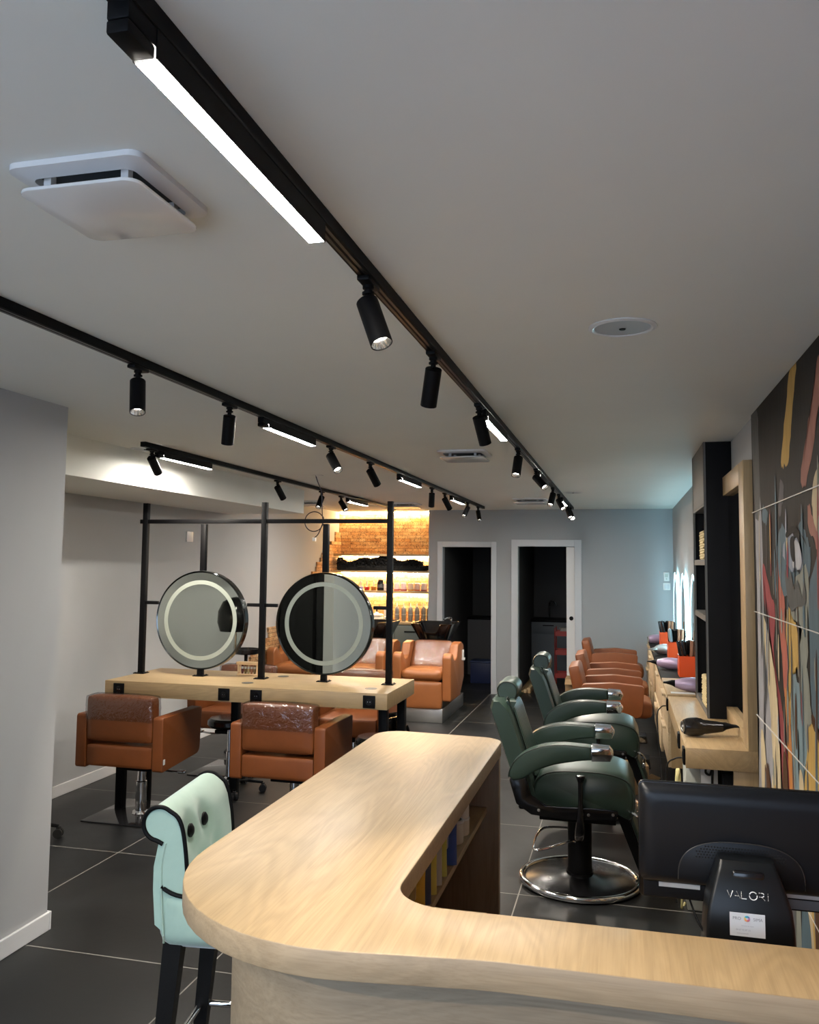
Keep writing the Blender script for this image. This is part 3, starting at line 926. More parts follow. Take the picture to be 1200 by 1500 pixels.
# round black stool under the table, saddle stool at the right end
def stool(name, label, x, y, h, back=False, legs=5, rz=0, r=.17):
    t = thing(name, label, 'stool', (x, y, 0), rz)
    b = B(); lathe(b, [(0, h - .07), (r - .02, h - .07), (r, h - .05), (r, h - .02), (r - .02, h - .002), (r - .06, h), (0, h)], 36); obj('seat', b, M_BLACKG, t)
    b = B(); lathe(b, [(.045, .09), (.045, .10), (.025, .115), (.025, .30), (.018, .305), (.018, h - .071), (0, h - .071)], 20); obj('column', b, M_CHROME, t)
    for k in range(legs):
        a = 2 * PI * k / legs + .3
        b = B(); tube(b, [(.02 * math.cos(a), .02 * math.sin(a), .09), (.15 * math.cos(a), .15 * math.sin(a), .085), (.26 * math.cos(a), .26 * math.sin(a), .070)], [.016, .014, .010], 8)
        lg = obj('leg', b, M_BLACK, t)
        cx, cy = .26 * math.cos(a), .26 * math.sin(a)
        b = B()
        for q in (-.014, .014):
            p = Vector((cx, cy, .028)); d = Vector((-math.sin(a), math.cos(a), 0))
            cyl(b, p + d * (q - .009), p + d * (q + .009), .028, n=18)
        bx(b, cx - .012, cx + .012, cy - .012, cy + .012, .03, .068, .004)
        obj('caster', b, M_RUB, lg)
    if back:
        b = B()
        pts = smooth_path([(-.13, .04, h + .07), (-.10, .13, h + .09), (0, .18, h + .095), (.10, .13, h + .09), (.13, .04, h + .07)], 5)
        secs = []
        for i, p in enumerate(pts):
            d = (pts[min(i + 1, len(pts) - 1)] - pts[max(i - 1, 0)]).normalized(); nrm = Vector((d.y, -d.x, 0))
            secs.append([p + nrm * (.020 * math.cos(q)) + Vector((0, 0, .070 * math.sin(q))) for q in [2 * PI * k / 14 for k in range(14)]])
        loft(b, secs); obj('backrest', b, M_BLACKG, t)
        b = B(); tube(b, smooth_path([(0, .05, h - .075), (0, .18, h - .05), (0, .215, h + .03), (0, .203, h + .08)], 4), .012, 8); obj('back_bracket', b, M_BLACK, t)
    return t
stool('rolling_stool', 'round black rolling stool under the styling table, between the two front chairs', -2.93, 6.08, .56)
stool('saddle_stool', 'black rolling stool with a curved backrest under the right end of the styling table', -1.74, 6.06, .49, True, rz=R(-80))
stool('rolling_stool', 'black wheeled stool half hidden behind the left partition wall', -3.72, 4.72, .50)

# dryer hood on a stand, seen in the left round mirror
t = thing('hood_dryer', 'black hood dryer on a stand behind the partition, seen in the left round mirror', 'hair dryer', (-3.42, 4.13, 0))
b = B(); lathe(b, [(.03, .08), (.03, .10), (.016, .11), (.016, 1.0), (.013, 1.0), (.013, 1.30), (0, 1.30)], 16); obj('pole', b, M_CHROME, t)
for k in range(5):
    a = 2 * PI * k / 5
    b = B(); tube(b, [(.02 * math.cos(a), .02 * math.sin(a), .09), (.28 * math.cos(a), .28 * math.sin(a), .055)], .013, 8); lathe(b, [(0, 0), (.024, .006), (.028, .028), (.024, .05), (0, .056)], 14, (.28 * math.cos(a), .28 * math.sin(a), 0)); obj('leg', b, M_BLACK, t)
b = B(); lathe(b, [(.125, 1.14), (.14, 1.12), (.165, 1.20), (.16, 1.30), (.12, 1.385), (.06, 1.42), (0, 1.43)], 32); obj('hood', b, M_BLACKG, t)
b = B(); bx(b, -.05, .05, -.23, -.14, 1.2, 1.33, .02); obj('control_box', b, M_BLACK, t)

# trolley with a round tray beyond the table
t = thing('tray_stand', 'black stand with a round tray behind the left round mirror', 'stand', (-3.40, 7.35, 0))
b = B(); lathe(b, [(.17, 0), (.18, .01), (.17, .025), (.03, .035), (.016, .05), (.016, .895), (0, .895)], 28); obj('pole', b, M_BLACK, t)
b = B(); lathe(b, [(0, .896), (.11, .896), (.125, .905), (.128, .945), (.122, .945), (.117, .91), (0, .905)], 36); obj('tray', b, M_BLACKG, t)
# ------------------------------------------------------------------ reception counter
cn = thing('reception_counter', 'L-shaped oak reception counter with a rounded corner in the foreground', 'counter', (0, 0, 0))
TOPZ = 1.08
M_OAKEDGE = wood('oak edge band', 'x', (.42, .31, .19), (.30, .215, .125), .45, 1.3)
top = round_poly([(.61, 1.478), (-.22, 1.47), (-.945, 1.372), (-.945, 3.335), (-.448, 3.300), (-.452, 1.662), (.61, 1.667)], [0, .8, .42, .10, .085, .105, 0], 14)
b = B(); prism(b, top, 'z', TOPZ - .05, TOPZ, .0022, 2); 
b.normal_update()
for f in b.faces:
    if abs(f.normal.z) < .6: f.material_index = 1
obj('worktop', b, [M_OAKY, M_OAKEDGE], cn, smooth=50)
# curved front panel following the worktop, set back under it
path = round_poly([(.60, 1.578), (-.24, 1.570), (-.845, 1.490), (-.845, 3.262)], [0, .7, .33, 0], 14)
inn = round_poly([(.60, 1.603), (-.24, 1.595), (-.820, 1.515), (-.820, 3.262)], [0, .7, .305, 0], 14)
b = B(); prism(b, path + inn[::-1], 'z', .0, TOPZ - .0502); obj('front_panel', b, M_OAKG, cn, smooth=40)
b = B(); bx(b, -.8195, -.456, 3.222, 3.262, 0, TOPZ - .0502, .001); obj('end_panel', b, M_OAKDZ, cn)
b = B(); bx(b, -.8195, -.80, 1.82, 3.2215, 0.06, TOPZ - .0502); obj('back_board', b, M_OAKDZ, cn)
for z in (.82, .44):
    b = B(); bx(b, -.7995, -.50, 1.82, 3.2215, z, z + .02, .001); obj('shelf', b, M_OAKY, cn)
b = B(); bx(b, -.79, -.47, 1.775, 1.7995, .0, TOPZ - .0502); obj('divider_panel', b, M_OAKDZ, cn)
b = B(); bx(b, -.468, .60, 1.622, 2.17, .82, .85, .002); obj('desk_top', b, M_OAKX, cn)
b = B(); bx(b, .575, .60, 1.622, 2.15, 0, .8195, .001); obj('desk_side', b, M_OAKZ, cn)

# things on the counter's open shelf
for x, y, lab in ((-.548, 2.795, 'white lidded pot on the counter shelf, nearest of three'), (-.545, 2.885, 'white lidded pot on the counter shelf, lower of the far two')):
    t = thing('lidded_pot', lab, 'pot', (x, y, .8405), 0, 'white pots on the counter shelf')
    b = B(); lathe(b, [(.035, 0), (.037, .003), (.037, .048 if y > 2.8 else .062), (.034, .050 if y > 2.8 else .064), (0, .050 if y > 2.8 else .064)], 32); obj('tub', b, mat('pot white', (.62, .58, .50), .4), t)
    b = B(); lathe(b, [(.0385, (.0505 if y > 2.8 else .0645)), (.0385, (.0545 if y > 2.8 else .071)), (.036, (.0555 if y > 2.8 else .073)), (0, (.0555 if y > 2.8 else .073))], 32); l_ = obj('lid', b, M_PLAS, t)
    if y < 2.8:
        b = B(); lathe(b, [(.031, .0731), (.030, .0740), (0, .0740)], 24); obj('lid_label', b, mat('navy print', (.01, .012, .03), .4), l_)
lo = thing('lidded_pot', 'white lidded pot stacked on top of the far pot on the counter shelf', 'pot', (-.545, 2.885, .8965), 0, 'white pots on the counter shelf')
b = B(); lathe(b, [(.034, 0), (.036, .003), (.036, .044), (.033, .046), (0, .046)], 32); obj('tub', b, M_PLAS, lo)
b = B(); lathe(b, [(.0375, .0465), (.0375, .051), (.035, .0525), (0, .0525)], 32); obj('lid', b, M_PLAS, lo)

def pouch(name, lab, y, c, c2, h=.20, w=.15, lean=.12, cat='pouch'):
    t = thing(name, lab, cat, (-.578, y, .8405), 0, 'packets on the counter shelf')
    t.rotation_euler = (-lean, 0, 0)
    b = B()
    secs = []
    for k in range(9):
        u = k / 8; z = h * u
        th = .022 * (1 - u) ** .6 + .0025; wd = w / 2 * (1 - .04 * math.sin(u * PI))
        secs.append([(wd * math.cos(a) * (1 if abs(math.cos(a)) > .5 else 1), th * math.sin(a) + .002 * math.sin(9 * u + 3 * a), z) for a in [2 * PI * q / 20 for q in range(20)]])
    loft(b, secs); obj('bag', b, mat(name + lab[:9], c, .3), t)
    b = B(); prism(b, round_poly([(-w * .36, h * .2), (w * .36, h * .2), (w * .36, h * .6), (-w * .36, h * .6)], .01), 'y', -.0265, -.0225); obj('print', b, mat('print ' + lab[:9], c2, .4), t)
pouch('powder_pouch', 'yellow pouch on the counter shelf, nearest the corner', 2.21, (.60, .36, .02), (.70, .60, .35), .17)
pouch('powder_pouch', 'dark blue pouch on the counter shelf behind the nearest yellow one', 2.28, (.02, .04, .11), (.3, .35, .45), .19)
pouch('powder_pouch', 'bright yellow pouch in the middle of the counter shelf packets', 2.35, (.72, .62, .12), (.75, .75, .7), .20)
pouch('powder_pouch', 'grey and white pouch on the counter shelf', 2.42, (.50, .52, .52), (.65, .55, .2), .20)
pouch('powder_pouch', 'lime yellow pouch on the counter shelf, farther back', 2.49, (.55, .55, .12), (.75, .75, .7), .20)
pouch('powder_pouch', 'royal blue pouch on the counter shelf, last before the pots', 2.59, (.025, .09, .36), (.6, .65, .75), .22, .17)

# ------------------------------------------------------------------ point of sale terminal
pos = thing('sales_terminal', 'black touch-screen sales terminal seen from behind on the reception desk', 'screen', (.226, 1.80, .8505))
M_POS = mat('terminal plastic', (.005, .006, .007), .36, Specular_IOR_Level=.3)
M_POSB = mat('terminal shell', (.005, .006, .008), .36, Specular_IOR_Level=.28)
# stand: broad base tapering up to the hinge
b = B()
z0, z1, z2 = 0, .255, .338
secs = []
for z, hw_, yb, yf in ((0, .082, -.055, .11), (.05, .0815, -.055, .10), (.16, .081, -.055, .06), (.225, .078, -.055, .035), (.255, .0745, -.053, .03), (.295, .0625, -.040, .03), (.322, .053, -.028, .028), (.330, .050, -.018, .022)):
    secs.append([(p[0], p[1], z) for p in round_poly([(-hw_, yb), (hw_, yb), (hw_, yf), (-hw_, yf)], .008, 3)])
loft(b, secs); st = obj('stand', b, M_POS, pos, smooth=30)
b = B(); bx(b, -.030, .030, -.036, .02, .294, .317, .006, 3); obj('hinge', b, M_BLACKG, st)
# screen
S = Matrix.Translation((-.005, .055, .335)) @ Matrix.Rotation(R(7), 4, 'X')
b = B(); prism(b, round_poly([(-.1945, -.122), (.1945, -.122), (.1945, .119), (-.1945, .119)], .012), 'y', .004, .016, .002, 2, M=S); obj('glass_front', b, M_BLACKG, pos)
b = B()
secs = []
for y, ins, zb in ((.0038, .001, -.082), (-.012, .004, -.081), (-.020, .016, -.072), (-.022, .03, -.06)):
    secs.append([tuple(S @ Vector((p[0], y, p[1]))) for p in round_poly([(-.1945 + ins, zb), (.1945 - ins, zb), (.1945 - ins, .119 - ins), (-.1945 + ins, .119 - ins)], .012 + ins * .3, 5)])
loft(b, secs); sh = obj('rear_shell', b, M_POSB, pos, smooth=50)
b = B(); bx(b, -.185, .185, -.004, .0036, -.117, -.0825, .002, M=S); obj('port_recess', b, M_BLACKM, pos)
for x0, x1, za, zb in ((-.155, -.075, -.094, -.083), (.075, .165, -.092, -.083), (.078, .165, -.114, -.095)):
    b = B(); bx(b, x0, x1, -.0048, -.0042, za, zb, M=S); obj('port_label', b, mat('port label', (.50, .50, .48) if za > -.1 else (.16, .17, .18), .5), pos)
# oval raised vent area with a field of round holes
ov = [(.118 * (abs(math.cos(a)) ** .75) * (1 if math.cos(a) >= 0 else -1), -.066 + .084 * max(0, math.sin(a)) ** .7) for a in [PI * k / 40 for k in range(41)]]
b = B(); prism(b, ov, 'y', -.0255, -.0215, .0012, 2, M=S); vp = obj('vent_panel', b, M_POSB, sh)
b = B(); tube(b, [S @ Vector((p[0], -.0252, p[1])) for p in ov], .0011, 6); obj('vent_rim', b, mat('vent rim', (.035, .032, .028), .3), vp)
b = B()
for r in range(5):
    for c in range(30):
        x = -.083 + c * .0057 + (.00285 if r % 2 else 0); z = -.016 + r * .0056
        if abs(x) > .083 - max(0, r - 2) * .006: continue
        p = S @ Vector((x, -.0256, z)); q = S @ Vector((x, -.0259, z)); cyl(b, p, q, .0019, n=8)
obj('vent_holes', b, mat('vent hole', (.002, .002, .002), .9), vp, smooth=0)
# lettering on the stand: stencil-like word
M_LET = mat('white print', (.75, .75, .74), .5)
ang = math.atan2(.013, .045)
LM = Matrix.Translation((0, -.0468, .2775)) @ Matrix.Rotation(-ang + 0, 4, 'X')
b = B()
def stroke(pts, r=.0009):
    tube(b, [LM @ Vector((p[0], -.0002, p[1])) for p in pts], r, 6)
def arc(cx, cz, r, a0, a1, n=14):
    return [(cx + r * math.cos(R(a0 + (a1 - a0) * k / n)), cz + r * math.sin(R(a0 + (a1 - a0) * k / n))) for k in range(n + 1)]
h = .0062
u = .0062
x = -.0345; stroke([(x - u * .8, h), (x, -h), (x + u * .8, h)])
x = -.0215; stroke([(x - u * .25, h * .95), (x + u * .8, -h)]); stroke([(x - u * .75, -h * .35), (x + u * .35, -h * .35)])
x = -.010; stroke([(x - u * .7, h), (x - u * .7, h * .15)]); stroke([(x - u * .7, -h * .02), (x - u * .7, -h), (x + u * .7, -h)])
x = .0065; stroke(arc(x, 0, .0068, 35, 160)); stroke(arc(x, 0, .0068, 175, 372))
x = .0215; stroke([(x - u * .8, h)] + [(x + u * .1, h)] + arc(x + u * .1, h - .0034, .0034, 75, 20, 5)); stroke([(x - u * .75, -h * .1), (x, -h * .1)] + arc(x, -h * .1 + .004, .004, -90, -20, 5)); stroke([(x, -h * .15), (x + u * .85, -h)])
x = .0325; stroke([(x, -h), (x, h * .45)]); stroke([(x, h * .8), (x, h)])
obj('logo_lettering', b, M_LET, st, label='thin white letters VALORI')
# sticker
sx0, sx1, sz0, sz1 = -.037, .025, .206, .248
b = B(); bx(b, sx0, sx1, -.0562, -.0553, sz0, sz1); sk = obj('sticker', b, mat('sticker paper', (.66, .68, .70), .45), st, label='small white business sticker')
cx = (sx0 + sx1) / 2
TM = lambda x, z: Matrix.Translation((x, -.0563, z)) @ Matrix.Rotation(R(90), 4, 'X')
M_TX = mat('grey print', (.22, .22, .24), .6)
for s, size, x, z in (('PRO', .0078, cx - .0185, .2355), ('SIMA', .0078, cx + .0185, .2355), ('S E R V I C E S', .0016, cx, .2295), ('Solutions de caisse', .0028, cx, .2245), ('04 67 02 87 22', .0042, cx - .0075, .2165), ('www.prosima.fr', .0032, cx - .0085, .2105)):
    obj('print_line', text_bm(s, size, TM(x, z), .0001), M_TX if size > .005 else mat('light grey print', (.38, .38, .41), .6), sk, smooth=0)
LC = [(.10, .30, .50), (.05, .45, .55), (.75, .55, .15), (.80, .32, .12), (.65, .16, .20), (.50, .25, .50)]
for k in range(6):
    b = B()
    a0, a1 = 2 * PI * k / 6 + .5, 2 * PI * (k + 1) / 6 + .5
    pts = [(cx - .0005 + .0054 * math.cos(a0 + (a1 - a0) * q / 5), .2385 + .0054 * math.sin(a0 + (a1 - a0) * q / 5)) for q in range(6)] + [(cx - .0005 + .0020 * math.cos(a1), .2385 + .0020 * math.sin(a1)), (cx - .0005 + .0020 * math.cos(a0), .2385 + .0020 * math.sin(a0))]
    prism(b, pts, 'y', -.0566, -.0563); obj('emblem_wedge', b, mat('emblem %d' % k, LC[k], .5), sk, smooth=0)
b = B(); tube(b, smooth_path([(-.10, .06, .22), (-.085, .02, .19), (-.05, .0, .14), (-.02, .0, .08)], 5), .0022, 8); obj('power_cord', b, M_BLACK, pos)

# ------------------------------------------------------------------ mint bar stool
M_MINT = mat('mint velvet', (.33, .52, .42), .75)
_t = NT(M_MINT); _v = _t.coords(); _f = _t.noise(_v, 7, 4, .6, .8)
_t.l(_t.mix(_f, (.29, .43, .365), (.42, .575, .485)), _t.b.inputs['Base Color'])
_t.b.inputs['Sheen Weight'].default_value = .6; _t.b.inputs['Sheen Roughness'].default_value = .4
bs = thing('bar_stool', 'mint velvet bar stool with black piping and a rolled buttoned back, left of the counter', 'bar stool', (-1.128, 2.398, 0), R(8))
X0 = 1.10
HW = .20
def P(x, z): return (x + X0, z)
# rolled back: closed profile swept across the width, softened near both sides
rc = (-1.256, 1.016)
prof = [(-1.20, .70), (-1.262, .745), (-1.270, .84), (-1.270, .90), (-1.258, .962)]
roll = [(rc[0] + .046 * math.cos(R(a)), rc[1] + .046 * math.sin(R(a))) for a in range(262, 40, -14)]
fr_ = [(-1.206, 1.035), (-1.190, 1.0), (-1.180, .95), (-1.174, .90), (-1.170, .83), (-1.168, .76), (-1.170, .71)]
PR = prof + roll + fr_
cxm = sum(p[0] for p in PR) / len(PR)
secs = []
NB = 40
for k in range(NB + 1):
    v = -1 + 2 * k / NB
    y = HW * v
    e = 1 - .035 * max(0, (abs(v) - .93) / .07) ** 2
    s = []
    for (x, z) in PR:
        xx = x
        if x > -1.21 and z < 1.03:                      # tufted front face
            d = 0
            for by, bz in ((-.135, .982), (-.022, .982), (-.08, .87), (.04, .87)):
                if 1:
                    d += .030 * math.exp(-(((y - by) / .042) ** 2 + ((z - bz) / .042) ** 2))
            xx = x - d + .006 * (1 - v * v)
        s.append((X0 + rc[0] + (xx - rc[0]) * e, y, .98 + (z - .98) * e if z > .98 else z))
    secs.append(s)
b = B(); loft(b, secs); bk = obj('backrest', b, M_MINT, bs, smooth=60)
for s in (-1, 1):
    b = B()
    pts = [(X0 + p[0], s * (HW + .002), p[1]) for p in ([(-1.166, .845), (-1.170, .90)] + fr_[::-1][3:][:] + roll[::-1])]
    pts = [(X0 + p[0], s * (HW + .001), p[1]) for p in [(-1.168, .842), (-1.172, .88), (-1.178, .94), (-1.188, 1.0), (-1.203, 1.035)] + roll[::-1] + [(-1.245, .962)]]
    tube(b, smooth_path(pts, 3), .0062, 8); obj('piping', b, M_BLACK, bk, label='black corded piping')
for by, bz in ((-.135, .982), (-.022, .982), (-.08, .87), (.04, .87)):
    if 1:
        b = B(); lathe(b, [(0, -.004), (.019, -.002), (.019, .003), (.012, .008), (0, .009)], 20, (X0 - 1.192 + .001, by, bz), (1, 0, .1)); obj('button', b, M_BLACK, bk)
b = B(); cushion(b, X0 - 1.258, X0 - .895, -HW - .004, HW + .004, .678, .845, .045, .010); se = obj('seat', b, M_MINT, bs)
b = B()
for s in (-1, 1):
    tube(b, smooth_path([(X0 - 1.245, s * (HW + .001), .847), (X0 - 1.20, s * (HW + .004), .828), (X0 - 1.12, s * (HW + .006), .826), (X0 - .93, s * (HW - .004), .832)], 4), .006, 8)
tube(b, [(X0 - .914, -HW + .01, .832), (X0 - .905, -.1, .832), (X0 - .905, .1, .832), (X0 - .914, HW - .01, .832)], .006, 8)
obj('piping', b, M_BLACK, se)
for s in (-1, 1):
    for xt, xb in ((-1.215, -1.275), (-.945, -.920)):
        y = s * (HW - .035)
        b = B()
        loft(b, [[(X0 + xt + a, y + c, .69) for a, c in ((-.026, -.022), (.026, -.022), (.026, .022), (-.026, .022))],
                 [(X0 + xb + a, y + s * .01 + c, 0) for a, c in ((-.015, -.015), (.015, -.015), (.015, .015), (-.015, .015))]])
        obj('leg', b, mat('black stained wood', (.006, .0055, .005), .5, Specular_IOR_Level=.2), bs, smooth=0)
for s in (-1, 1):
    b = B(); tube(b, smooth_path([(X0 - 1.232, s * (HW + .005), .70), (X0 - 1.242, s * (HW + .0045), .80), (X0 - 1.247, s * (HW + .001), .90), (X0 - 1.236, s * (HW + .0005), .965)], 4), .003, 6); obj('seam_welt', b, M_MINT, bk)
b = B()
zf = .36
pq = [(X0 - 1.247, -HW + .031), (X0 - 1.247, HW - .031), (X0 - .93, HW - .031), (X0 - .93, -HW + .031)]
for p, q in zip(pq, pq[1:] + pq[:1]):
    cyl(b, (p[0], p[1], zf), (q[0], q[1], zf), .010, n=14)
obj('footrest', b, M_CHROME, bs)
# ------------------------------------------------------------------ barber chairs (face +x, origin on floor under the column)
def barber_chair(label, loc, rz=0):
    t = thing('barber_chair', label, 'barber chair', loc, rz, 'green barber chairs')
    b = B(); lathe(b, [(.315, 0), (.315, .012), (.30, .022), (.12, .036), (.075, .05), (.075, .06), (0, .06)], 64); ba = obj('base', b, mat('gloss black base', (.008, .008, .009), .24), t)
    b = B(); tube(b, [(.318 * math.cos(2 * PI * k / 72), .318 * math.sin(2 * PI * k / 72), .020) for k in range(72)], .018, 12, True); obj('base_ring', b, M_CHROME, ba, label='chrome rim')
    b = B(); lathe(b, [(.070, .0605), (.071, .07), (.066, .08), (.066, .325), (.058, .34), (.030, .342), (.030, .385), (0, .385)], 36); co = obj('column', b, M_BLACK, t)
    b = B(); tube(b, smooth_path([(-.02, -.064, .23), (-.05, -.075, .235), (-.16, -.12, .205), (-.235, -.13, .19), (-.245, -.06, .20), (-.235, .04, .225), (-.19, .075, .255), (-.05, .075, .26), (-.03, .062, .26)], 6), .0065, 10); obj('foot_pedal', b, M_CHROME, co)
    b = B(); tube(b, smooth_path([(0, -.055, .27), (.005, -.16, .285), (.012, -.262, .325), (.018, -.296, .40), (.02, -.30, .50), (.02, -.30, .612)], 4), [.024] * 11 + [.022, .021, .019, .017, .015, .013, .0125, .0125, .013, .014], 14); lathe(b, [(.014, .610), (.022, .632), (.026, .640), (.022, .646), (0, .648)], 20, (.02, -.30, 0)); obj('pump_lever', b, M_BLACKG, co)
    # undercarriage
    b = B()
    bx(b, -.20, .20, -.24, .24, .386, .412, .004)
    obj('seat_plate', b, M_BLACK, t)
    for s in (-1, 1):
        b = B()
        y0, y1 = (s * .262, s * .276)
        prism(b, round_poly([(-.36, .60), (-.32, .47), (-.24, .418), (-.05, .405), (.20, .425), (.22, .47), (.10, .475), (-.16, .468), (-.24, .52), (-.27, .62)], .015, 3), 'y', min(y0, y1), max(y0, y1), .003)
        sp = obj('side_plate', b, M_BLACKG, t)
        for x, z in ((-.20, .445), (.06, .44), (.185, .45)):
            b = B(); lathe(b, [(.008, 0), (.007, .004), (0, .005)], 12, (x, s * .277, z), (0, s, 0)); obj('bolt', b, M_STEEL, sp)
    # seat: side profile swept over the width with a domed top
    prof = [(-.235, .50), (-.20, .468), (-.10, .452), (.10, .447), (.20, .445), (.245, .43), (.275, .418), (.292, .45), (.300, .52), (.285, .585), (.245, .622), (.15, .645), (.02, .648), (-.12, .640), (-.20, .61), (-.235, .56)]
    prof = [(p.x, p.y) for p in [Vector((q.x, q.y)) for q in smooth_path([(a, c, 0) for a, c in prof], 4, True)]]
    secs = []
    for k in range(21):
        v = -1 + 2 * k / 20
        e = 1 - .10 * max(0, (abs(v) - .82) / .18) ** 2
        secs.append([(.02 + (x - .02) * e, .245 * v, .53 + (z - .53) * e + (.035 * (1 - v * v) if z > .6 else 0)) for x, z in prof])
    b = B(); loft(b, secs); se = obj('seat', b, M_GREEN, t, smooth=60)
    for s in (-1, 1):
        b = B(); tube(b, [(.02 + (x - .02) * .985, s * .229, .53 + (z - .53) * .985) for x, z in prof], .0045, 6, True); obj('seat_piping', b, M_GREEND, se)
    # back, leaning
    def slab(y0, y1, x_off, m, nm, par, z0=.56, z1=1.005, ribs=False, thick=.115):
        secs = []
        NK = 36 if ribs else 14
        for k in range(NK + 1):
            v = -1 + 2 * k / NK; y = (y0 + y1) / 2 + (y1 - y0) / 2 * v
            s = []
            for q in range(13):
                u = q / 12; z = z0 + (z1 - z0) * u
                e = .012 * max(0, (abs(v) - .8) / .2) ** 2 + (.03 * max(0, (u - .88) / .12) ** 2)
                rib = (.0045 * math.cos(v * 7.5 * PI)) if (ribs and .06 < u < .95) else 0
                s.append((-.225 - .15 * (z - .56) / .445 + x_off - e - max(0, rib) * 1.0, y, z - (.010 * max(0, (abs(v) - .8) / .2) ** 2 if u > .9 else 0)))
            for q in range(12, -1, -1):
                u = q / 12; z = z0 + (z1 - z0) * u
                e = .012 * max(0, (abs(v) - .8) / .2) ** 2 + (.03 * max(0, (u - .88) / .12) ** 2)
                s.append((-.225 - .15 * (z - .56) / .445 + x_off - thick + e, y, z - (.010 * max(0, (abs(v) - .8) / .2) ** 2 if u > .9 else 0)))
            secs.append(s)
        b = B(); loft(b, secs); return obj(nm, b, m, par, smooth=50)
    bk = slab(-.235, .235, 0, M_GREEN, 'backrest', t, .47)
    slab(-.175, .175, .022, M_GREEN, 'ribbed_pad', bk, .60, 1.0, True, .0215)
    b = B(); tube(b, smooth_path([(-.235, -.18, .60), (-.368, -.18, .985), (-.375, -.165, 1.0), (-.375, .165, 1.0), (-.368, .18, .985), (-.235, .18, .60)], 5), .004, 6); obj('back_piping', b, M_GREEND, bk)
    # lower back shell
    b = B(); bx(b, -.315, -.215, -.22, .22, .425, .47, .012, 3); obj('back_shell', b, M_BLACK, t)
    # headrest
    b = B()
    prof = [(-.060, .0), (-.053, .032), (-.03, .055), (0, .062), (.035, .055), (.058, .03), (.062, -.01), (.045, -.042), (0, -.052), (-.042, -.042)]
    pp = smooth_path([(a, c, 0) for a, c in prof], 4, True)
    secs = []
    for k in range(13):
        v = -1 + 2 * k / 12; e = 1 - .16 * max(0, (abs(v) - .75) / .25) ** 2
        secs.append([(-.392 + p.x * e, .118 * v, 1.036 + p.y * e) for p in pp])
    loft(b, secs); hd = obj('headrest', b, M_GREEN, t, smooth=60)
    for s in (-1, 1):
        b = B(); tube(b, [(-.392 + p.x * .86, s * .118, 1.036 + p.y * .86) for p in pp], .0035, 6, True); obj('headrest_piping', b, M_GREEND, hd)
        b = B(); bx(b, -.405, -.385, s * .05 - .012, s * .05 + .012, .93, 1.0, .003); obj('headrest_bar', b, M_CHROME, hd)
    # arms
    for s in (-1, 1):
        y0, y1 = (s * .255, s * .345)
        pts = [(-.352, .625), (-.345, .665), (-.315, .715), (-.25, .765), (-.16, .797), (-.06, .808), (.075, .803), (.078, .735), (0, .724), (-.10, .703), (-.18, .675), (-.235, .645), (-.28, .615), (-.33, .605)]
        pp = [(p.x, p.y) for p in smooth_path([(a, c, 0) for a, c in pts[:7]], 4)] + [(p.x, p.y) for p in smooth_path([(a, c, 0) for a, c in pts[7:]], 4)]
        b = B(); prism(b, pp, 'y', min(y0, y1), max(y0, y1), .012, 3); ar = obj('armrest', b, M_GREEN, t, smooth=40)
        b = B()
        for y in (y0 + s * .006, y1 - s * .004):
            tube(b, [(p[0], y, p[1] - .004) for p in pp[:25]], .0035, 6)
        obj('arm_piping', b, M_GREEND, ar)
        b = B(); prism(b, round_poly([(.0765, .807), (.17, .802), (.192, .775), (.175, .735), (.0785, .730)], [.003, .006, .012, .006, .003], 3), 'y', min(y0, y1) - .002, max(y0, y1) + .002, .005, 2); obj('arm_tip', b, M_CHROME, ar, label='chrome arm tip')
    # leg rest
    for s in (-1, 1):
        b = B(); loft(b, [[(.20, s * .20 - .012, .44), (.26, s * .20 - .012, .42), (.26, s * .20 + .012, .42), (.20, s * .20 + .012, .44)], [(.315, s * .17 - .012, .14), (.365, s * .17 - .012, .13), (.365, s * .17 + .012, .13), (.315, s * .17 + .012, .14)]]); obj('footrest_arm', b, M_BLACK, t)
    b = B(); bx(b, .265, .285, -.185, .185, .20, .425, .008, 2, M=rotM('Y', R(-20), (.27, 0, .42))); obj('leg_pad', b, M_GREEN, t)
    b = B(); bx(b, .335, .46, -.2, .2, .118, .136, .006); tube(b, [(.45, -.205, .127), (.475, -.19, .127), (.475, .19, .127), (.45, .205, .127)], .010, 8); obj('foot_plate', b, M_BLACKG, t)
    b = B(); tube(b, smooth_path([(.26, -.24, .47), (.30, -.28, .46), (.33, -.285, .43), (.325, -.285, .40)], 4), .008, 8); bx(b, .312, .338, -.298, -.272, .37, .402, .006); obj('recline_lever', b, M_CHROME, t)
    return t
bc = barber_chair('green leather barber chair with chrome arm tips, nearest the counter', (-.245, 4.93, 0), R(0))
dup(bc, (-.195, 6.43, 0), R(0), 'green leather barber chair behind the nearest one, before the cognac chairs')
# ------------------------------------------------------------------ right hand wall: counters
XF = .295
XW = XR - .0006
wc = thing('styling_counter', 'oak wall counter nearest the camera, under the black shelf tower', 'counter', (XW, 4.49, 0))
w = XW - XF
b = B(); bx(b, -w, 0, 0, 1.72, .75, .85, .002); obj('worktop', b, M_OAKY, wc)
for y in (.05, .44, 1.68):
    cx = -w
    b = B(); bx(b, cx - .012, cx - .0003, y - .04, y + .04, .762, .842, .003); s = obj('power_socket', b, M_BLACK, wc)
    b = B(); lathe(b, [(.022, 0), (.022, .0015), (.019, .0015), (.019, .0005), (0, .0005)], 18, (cx - .012, y, .802), (-1, 0, 0)); obj('socket_well', b, M_BLACKG, s)
b = B(); bx(b, -.12, 0, .02, .045, 0, .7495, .001); bx(b, -.05, 0, .0455, 1.7, .0, .7495); obj('wall_panel', b, M_OAKZ, wc)
